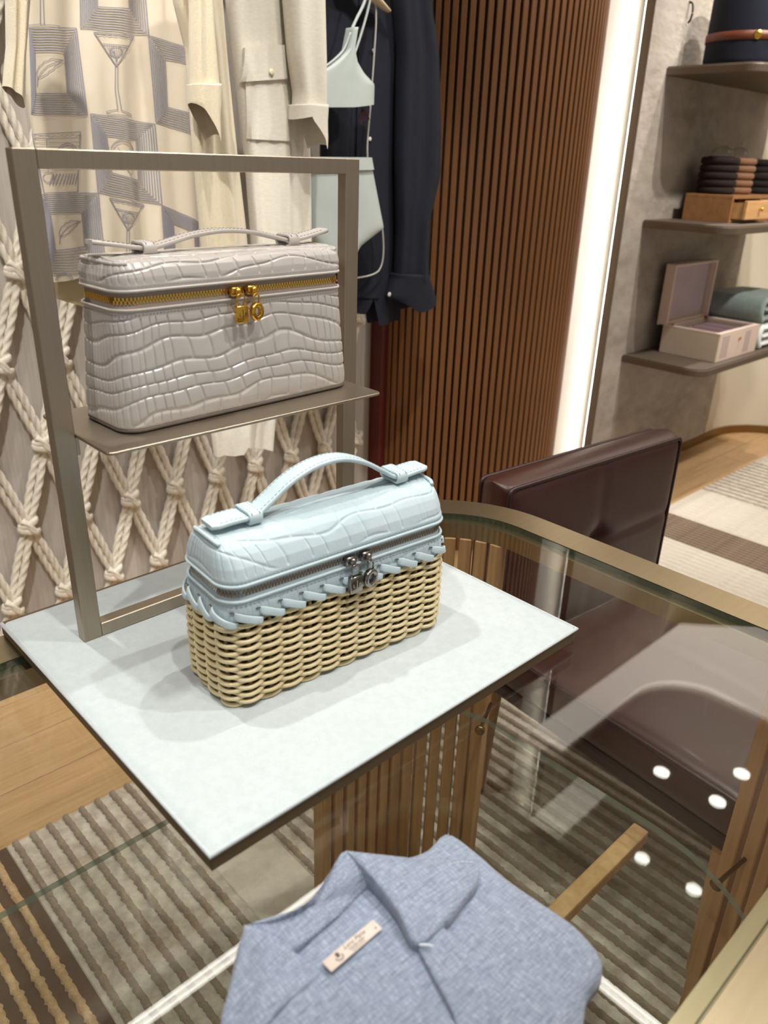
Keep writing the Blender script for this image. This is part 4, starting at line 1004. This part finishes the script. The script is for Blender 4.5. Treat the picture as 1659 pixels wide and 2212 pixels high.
def patch(name, quad, cl, off, th, m, parent, nu=14, nv=10, bul=.0):
    q = np.array(quad, float); V = []
    for k in (0, 1):
        for j in range(nv):
            for i in range(nu):
                u, v_ = i/(nu-1), j/(nv-1); p = (q[0]*(1-u)+q[1]*u)*(1-v_)+(q[3]*(1-u)+q[2]*u)*v_
                V.append(cl.pt(p[0], p[1], off if k else off-th))
    n = nu*nv; F = [f[::-1] for f in grid_faces(nu, nv)]; F = [[a for a in f] for f in grid_faces(nu, nv)]+[[n+a for a in f[::-1]] for f in grid_faces(nu, nv)]
    br = [i for i in range(nu)]+[j*nu+nu-1 for j in range(1, nv)]+[(nv-1)*nu+i for i in range(nu-2, -1, -1)]+[j*nu for j in range(nv-2, 0, -1)]
    F += [[br[k], br[(k+1) % len(br)], n+br[(k+1) % len(br)], n+br[k]] for k in range(len(br))]
    return obj(name, V, F, m, parent, sharp=40)
pk = patch('pocket', [(512, 105), (612, 112), (606, 305), (524, 300)], C3, .004, .003, M_IVORY, sd)
fp = patch('pocket_flap', [(512, 104), (620, 98), (598, 172), (508, 178)], C3, .009, .004, M_IVORY, sd)
b_ = C3.pt(562, 158, .011); obj('button', *xf(lathe([(.0005, -.001), (.0052, -.001), (.006, .0005), (.0045, .0018), (.0005, .0014)], 16), M=[[1, 0, 0], [0, 0, -1], [0, 1, 0]]), mat('horn button', 'e6dcb4', .35), sd, loc=b_)
hang(sd, 570, 1.13, gtop(570, TOP, 1.13))
# navy shirt
nv_ = thing('navy_shirt', 'dark navy linen shirt with long buttoned sleeve hanging by the slatted column', 'shirt', (0, 0, 0))
C5 = Cloth([(672, TOP), (680, 0), (690, 300), (690, 560), (700, 680)], [(900, TOP), (890, 0), (868, 200), (862, 400), (866, 560), (864, 690)], 1.255, .030, [(.008, 1.8, .4, .2), (.004, 4.1, 1, .3)], .5)
obj('body', *C5.mesh(56, 50, bot=[(0, 672), (.45, 676), (.55, 640), (.62, 700), (.95, 690), (1, 640)]), M_NAVY, nv_)
C6 = Cloth([(830, TOP), (846, 0), (856, 120), (852, 340), (856, 500), (850, 612)], [(905, TOP), (926, 30), (940, 120), (946, 300), (944, 380), (920, 480), (918, 560), (921, 612)], 1.215, .036, [(.006, 1.4, .5, .6), (.003, 3.2, 0, .8)], .6)
obj('sleeve', *C6.mesh(40, 56, bot=[(0, 610), (.5, 608), (1, 596)]), M_NAVY, nv_)
obj('cuff', *Cloth([(846, 600), (832, 640), (850, 668)], [(918, 590), (936, 640), (936, 662)], 1.213, .040, [(.001, 1, 0, 0)], back=.9).mesh(34, 14, bot=[(0, 640), (.4, 672), (.6, 668), (1, 654)]), M_NAVY, nv_)
patch('placket', [(764, -200), (806, -200), (800, 640), (752, 640)], C5, .004, .003, M_NAVY, nv_, 5, 40)
M_MOP = mat('shell button', 'd9d6cc', .25)
for px_, py_ in ((783, 112), (776, 300), (790, -60)):
    obj('button', *xf(lathe([(.0005, -.001), (.0045, -.001), (.0052, .0005), (.004, .0016), (.0005, .001)], 16), M=[[1, 0, 0], [0, 0, -1], [0, 1, 0]]), M_MOP, nv_, loc=C5.pt(px_, py_, .008))
obj('button', *xf(lathe([(.0005, -.001), (.005, -.001), (.006, .0005), (.0045, .0018), (.0005, .001)], 16), M=[[1, 0, 0], [0, 0, -1], [0, 1, 0]]), M_MOP, nv_, loc=on_y((841, 636), 1.172))
hang(nv_, 790, 1.255, gtop(790, TOP, 1.255))
# mint bikini on a wire form
wf = thing('wire_form', 'thin pale wire swimwear form hanging in front of the navy shirt', 'display form', (0, 0, 0))
M_WIRE = mat('pale wire', 'b9b7b0', .35)
YB = 1.192
wl = spline([on_y(p, YB) for p in ((800, -40), (812, 20), (808, 120), (800, 230), (794, 345), (814, 430), (826, 495), (827, 560), (815, 588), (760, 602), (715, 607))], 70)
obj('wire', *tube(wl, .0022, 8, up=(0, 1, 0)), M_WIRE, wf)
obj('wire', *tube(spline([on_y(p, YB) for p in ((665, 345), (660, 480), (690, 590), (715, 607))], 24), .0022, 8, up=(0, 1, 0)), M_WIRE, wf)
hw_ = spline([on_y(p, YB) for p in ((730, -70), (780, -30), (812, 0), (840, 24))], 20)
obj('hanger_arm', *sweep(hw_, [(a*1.0, b*2.2) for a, b in circ(.0085, 10)], up=(0, 1, 0), scale=np.interp(np.linspace(0, 1, 20), [0, .7, 1], [1, 1.05, .45])), mat('pale beech', 'dcc7a4', .45), wf)
q0 = on_y((750, -62), YB); obj('hanger_hook', *tube(spline([q0, (q0[0], YB+.02, RAILZ-.10), (q0[0], RAILY+.016, RAILZ-.02), (q0[0], RAILY+.017, RAILZ+.006), (q0[0], RAILY, RAILZ+.017), (q0[0], RAILY-.014, RAILZ+.006)], 26), .0022, 8), M_BRASS, wf)
bt = thing('swim_bra', 'mint green bikini top with thin straps on the wire form', 'bikini top', (0, 0, 0))
C7 = Cloth([(752, 60), (742, 108), (718, 130), (690, 150), (672, 190), (672, 232)], [(764, 60), (757, 105), (768, 135), (785, 160), (807, 182), (806, 226)], 1.16, .022, [(.002, 1.2, .5, 2.2)], .6)
obj('cup', *C7.mesh(44, 30, bot=[(0, 232), (.6, 232), (1, 226)]), M_MINT, bt)
obj('strap', *tube(spline([on_y(p, 1.150) for p in ((802, -40), (785, 10), (768, 45), (757, 70))], 16), .0035, 8, up=(0, 1, 0)), M_MINT, bt)
obj('strap', *tube(spline([on_y(p, 1.166) for p in ((806, -40), (795, 20), (778, 80), (762, 128))], 16), .0028, 8, up=(0, 1, 0)), M_MINT, bt)
obj('edge_binding', *tube(spline([on_y(p, 1.146) for p in ((757, 70), (742, 108), (718, 132), (690, 152))], 20), .0024, 8, up=(0, 1, 0)), M_MINT, bt)
tas = [tube(spline([on_y(p, 1.155) for p in ((783, 234), (778+4*k, 248), (774+6*k, 268-3*abs(k-1))) ], 8), .0012, 5, up=(0, 1, 0)) for k in range(5)]
obj('tassel', *join(*tas), mat('russet thread', '5a241c', .9), bt)
bm_ = thing('swim_brief', 'mint green high-waisted bikini bottom on the wire form', 'bikini bottom', (0, 0, 0))
C8 = Cloth([(655, 340), (658, 420), (662, 500), (690, 545), (722, 585)], [(797, 342), (812, 420), (826, 492), (775, 530), (742, 585)], 1.16, .026, [(.003, .8, .4, 1.6)], .6)
obj('brief', *C8.mesh(44, 40), M_MINT, bm_)
patch('waistband', [(660, 338), (798, 340), (803, 366), (660, 368)], C8, .006, .005, M_MINT, bm_, 30, 5)

# ------------------------------------------------------------------ things on the wall shelves
def shelf_pt(px, py, z): return on_z((px, py), z)
S1, S2, S3 = .58, 1.085, 1.584
# open keepsake box
ob = thing('open_box', 'cream keepsake box with lifted lid standing open on the lower wall shelf', 'box', (2.80, .90, S1))
M_BOX = mat('box lacquer', 'cdbfa9', .4); M_BOXP = mat('box pink edge', 'd8c2b4', .45); M_LIL = mat('box lining', 'c3b4b6', .7, var=(12, 'b6a6aa', .6))
bw, bdp, bh = .36, .238, .105
for nm, bx_ in (('side_panel', (0, .012, 0, bdp, 0, bh)), ('side_panel', (bw-.012, bw, 0, bdp, 0, bh)), ('front_panel', (.012, bw-.012, 0, .012, 0, bh)), ('back_panel', (.012, bw-.012, bdp-.012, bdp, 0, bh)), ('bottom', (.012, bw-.012, .012, bdp-.012, 0, .012))):
    obj(nm, *box(*bx_, .002, 1), M_BOX if nm != 'front_panel' else M_BOXP, ob, smooth=False)
obj('rim', *ring_vf([(0, 0), (bw, 0), (bw, bdp), (0, bdp)], [(.02, .02), (bw-.02, .02), (bw-.02, bdp-.02), (.02, bdp-.02)], bh, bh+.006), M_BOXP, ob, smooth=False)
obj('tray', *box(.02, bw-.02, .02, bdp-.02, bh-.03, bh-.02), M_LIL, ob, smooth=False)
for k in range(3): obj('tray_insert', *box(.06+k*.085, .13+k*.085, .05, bdp-.05, bh-.021, bh-.008, .002, 1), mat('plum insert', '7b6468', .7), ob, smooth=False)
for k in range(9): obj('printed_stripe', *box(.03+k*.013+(.14 if k > 4 else 0), .035+k*.013+(.14 if k > 4 else 0), -.0006, 0, .012, bh-.008), mat('mauve stripe', '9a8a90', .6), ob, smooth=False)
obj('clasp', *lathe([(.0005, 0), (.006, 0), (.007, .003), (.003, .006), (.0005, .006)], 14), M_GOLD, ob, loc=(bw/2, -.001, bh*.72)).rotation_euler = (PI/2, 0, 0)
lo = obj('lid', *join(box(0, bw, bdp+.020, bdp+.030, bh, bh+bdp, .003, 1), box(0, .012, bdp-.014, bdp+.022, bh+.004, bh+bdp, .003, 1), box(bw-.012, bw, bdp-.014, bdp+.022, bh+.004, bh+bdp, .003, 1), box(.01, bw-.01, bdp-.014, bdp+.022, bh+bdp-.012, bh+bdp, .003, 1), box(.01, bw-.01, bdp-.002, bdp+.022, bh+.004, bh+.014, .002, 1)), M_BOXP, ob, smooth=False)
obj('lid_lining', *box(.016, bw-.016, bdp+.016, bdp+.021, bh+.02, bh+bdp-.016), M_LIL, lo, smooth=False)
for x in (.02, bw-.05): obj('hinge', *box(x, x+.03, bdp-.02, bdp+.012, bh-.004, bh+.008, .001, 1), M_GOLD, ob, smooth=False)
# folded textiles right of the box
def folded(name, lab, cat, x0, x1, y0, y1, z0, layers, th, m, rot=0):
    t = thing(name, lab, cat, ((x0+x1)/2, (y0+y1)/2, z0)); hx, hy = (x1-x0)/2, (y1-y0)/2
    for k in range(layers):
        zc = th*(k+.5); path = []
        v, f = cushion(hx-.003*(k % 2), hy-.004*((k+1) % 2), th*.52, 30, 26, 7, (lambda a: lambda X, Y: .002*np.sin(X*31+a)*np.sin(Y*27+a))(k)); obj('fold', v+[0, .003*math.sin(k*2.1), zc+.0005], f, m, t)
    # rounded outer fold
    pth = [( -hx+.004-.5*th*layers*.5*math.sin(a), 0, th*layers/2-(th*layers/2-th*.4)*math.cos(a)) for a in np.linspace(0, PI, 14)]
    obj('outer_fold', *sweep(pth, rrect(hy-.004, th*.42, th*.3, 3), up=(0, 1, 0)) if False else sweep(pth, [(b, a) for a, b in rrect(hy-.004, th*.42, th*.3, 3)], up=(0, 1, 0)), m, t)
    return t
folded('folded_towel', 'white folded towel beside the open box under the green blanket', 'towel', 3.215, 3.47, .895, 1.15, S1+.0005, 3, .034, mat('white terry', 'dfe2e0', .95, bump=(400, .002), sheen=.4))
folded('folded_blanket', 'sage green folded wool blanket lying on the white towel', 'blanket', 3.195, 3.48, .90, 1.16, S1+.1065, 3, .036, mat('sage wool', '7f8d85', .95, var=(60, '6f7d76', .7), bump=(300, .002), sheen=.4))
# wooden drawer box, ring stacks and domes
a_ = shelf_pt(1472, 474, S2); c_ = shelf_pt(1572, 482, S2)
DX, DY1, DY0 = a_[0], min(a_[1], 1.17), max(c_[1], .89)
db = thing('drawer_box', 'honey wood box with an open small drawer on the middle wall shelf', 'box', (DX, DY0, S2))
M_HONEY = mat('honey wood', 'a97a4d', .45, var=(5, '95683e', .8), stretch=(1, 9, 9)); DD = DY1-DY0; DH = .082
for nm, bx_ in (('side_panel', (0, .012, 0, DD, 0, DH)), ('side_panel', (.49, .502, 0, DD, 0, DH)), ('top', (0, .502, 0, DD, DH, DH+.012)), ('bottom', (.012, .49, 0, DD, 0, .010)), ('back_panel', (.012, .49, DD-.012, DD, .01, DH)), ('divider', (.24, .252, 0, DD-.012, .010, DH))):
    obj(nm, *box(*bx_, .001, 1), M_HONEY, db, smooth=False)
for x0, out in ((.016, .05), (.256, .004)):
    dr = obj('drawer', *join(box(x0, x0+.22, -out, -out+.012, .014, DH-.004, .001, 1), box(x0+.004, x0+.012, -out+.012, DD-.06-out, .014, DH-.012), box(x0+.208, x0+.216, -out+.012, DD-.06-out, .014, DH-.012), box(x0+.012, x0+.208, -out+.012, DD-.06-out, .014, .02)), mat('pale honey wood', 'd2a56f', .4, var=(5, 'bf8f5a', .8), stretch=(1, 9, 9)), db, smooth=False)
    kb = obj('knob', *lathe([(.003, 0), (.003, .006), (.007, .009), (.007, .013), (.001, .015)], 14), M_GOLD, dr, loc=(x0+.11, -out, .048)); kb.rotation_euler = (PI/2, 0, 0)
RT = S2+DH+.0122
rmats = [mat('dark brown velvet', '21110d', .9), mat('tan velvet', '8a6449', .9), mat('black brown velvet', '160d0b', .9)]
rlab = ['dark brown', 'tan', 'blackish brown']
rsrc = {}
for sx, (ox, lbl) in enumerate(((.10, 'dark brown'), (.245, 'tan'), (.445, 'blackish brown'))):
    for k in range(5):
        pos = ['lowest of its stack', 'second from the bottom of its stack', 'middle of its stack', 'second from the top of its stack', 'topmost of its stack'][k]
        V, F = lathe([(.045, -.0105), (.062, -.0125), (.0685, -.008), (.0705, 0), (.0685, .008), (.062, .0125), (.045, .0105), (.045, -.0105)], 36, cap=False)
        if sx not in rsrc: rsrc[sx] = obj('velvet_ring', V, F, rmats[sx], None, loc=(DX+ox, DY0+.12, RT+.0128+k*.0256)); o_ = rsrc[sx]
        else: o_ = inst('velvet_ring', rsrc[sx], None, (DX+ox+.002*math.sin(k*3), DY0+.12, RT+.0128+k*.0256))
        tag(o_, '%s padded ring on the wooden drawer box, %s' % (lbl, pos), 'ring', 'stacked padded rings')
G_DOME = glass_mat('dome glass', 'fbfbfa')
for ox, lbl in ((.10, 'dark brown'), (.245, 'tan')):
    prof = [(.040+.0*k, 0) for k in (0,)]+[(.040*math.cos(a), .030*math.sin(a)+.008) for a in np.linspace(0, 1.45, 12)]+[(.003, .042), (.006, .047), (.0065, .052), (.004, .057), (.0004, .058)]
    o_ = thing('glass_dome', 'small clear glass dome with knob on the %s ring stack' % lbl, 'glass dome', (DX+ox, DY0+.12, RT+.1285)); 
    obj('dome', *lathe(prof, 28, cap=False), G_DOME, o_)
    obj('base_disc', *lathe([(.0004, 0), (.046, 0), (.047, .002), (.0004, .002)], 28, cap=False), rmats[0 if lbl[0] == 'd' else 1], o_)
# navy hat with leather band
hp = shelf_pt(1567, 134, S3)
ht = thing('navy_drum', 'tall navy fabric drum with tan leather strap and gold button on the top shelf', 'drum', (hp[0]+.20, 1.02, S3))
obj('drum', *lathe([(.12, 0), (.128, .004), (.130, .02), (.128, .20), (.124, .216), (.11, .222), (.002, .224)], 48), mat('navy felt', '0c1222', .9, bump=(500, .0008)), ht)
obj('strap', *lathe([(.1302, .072), (.1328, .073), (.1328, .097), (.1302, .098)], 48, cap=False), mat('tan strap', '6e3820', .5), ht)
bt_ = obj('button', *lathe([(.0005, .004), (.008, .004), (.013, .002), (.014, 0), (.0005, -.001)], 20), M_GOLD, ht, loc=(-.1328*.78, -.1328*.63, .085)); bt_.rotation_euler = (PI/2, 0, math.atan2(.78, -.63)-PI)
hk = on_y((1485, 30), 1.2)
wh = thing('wall_hook', 'tiny dark curved hook on the plaster panel', 'hook', hk)
obj('hook', *tube(spline([(0, .0, .035), (0, -.012, .03), (-.004, -.02, .005), (-.002, -.016, -.018), (.004, -.006, -.026)], 16), .0035, 8), M_DARK, wh)
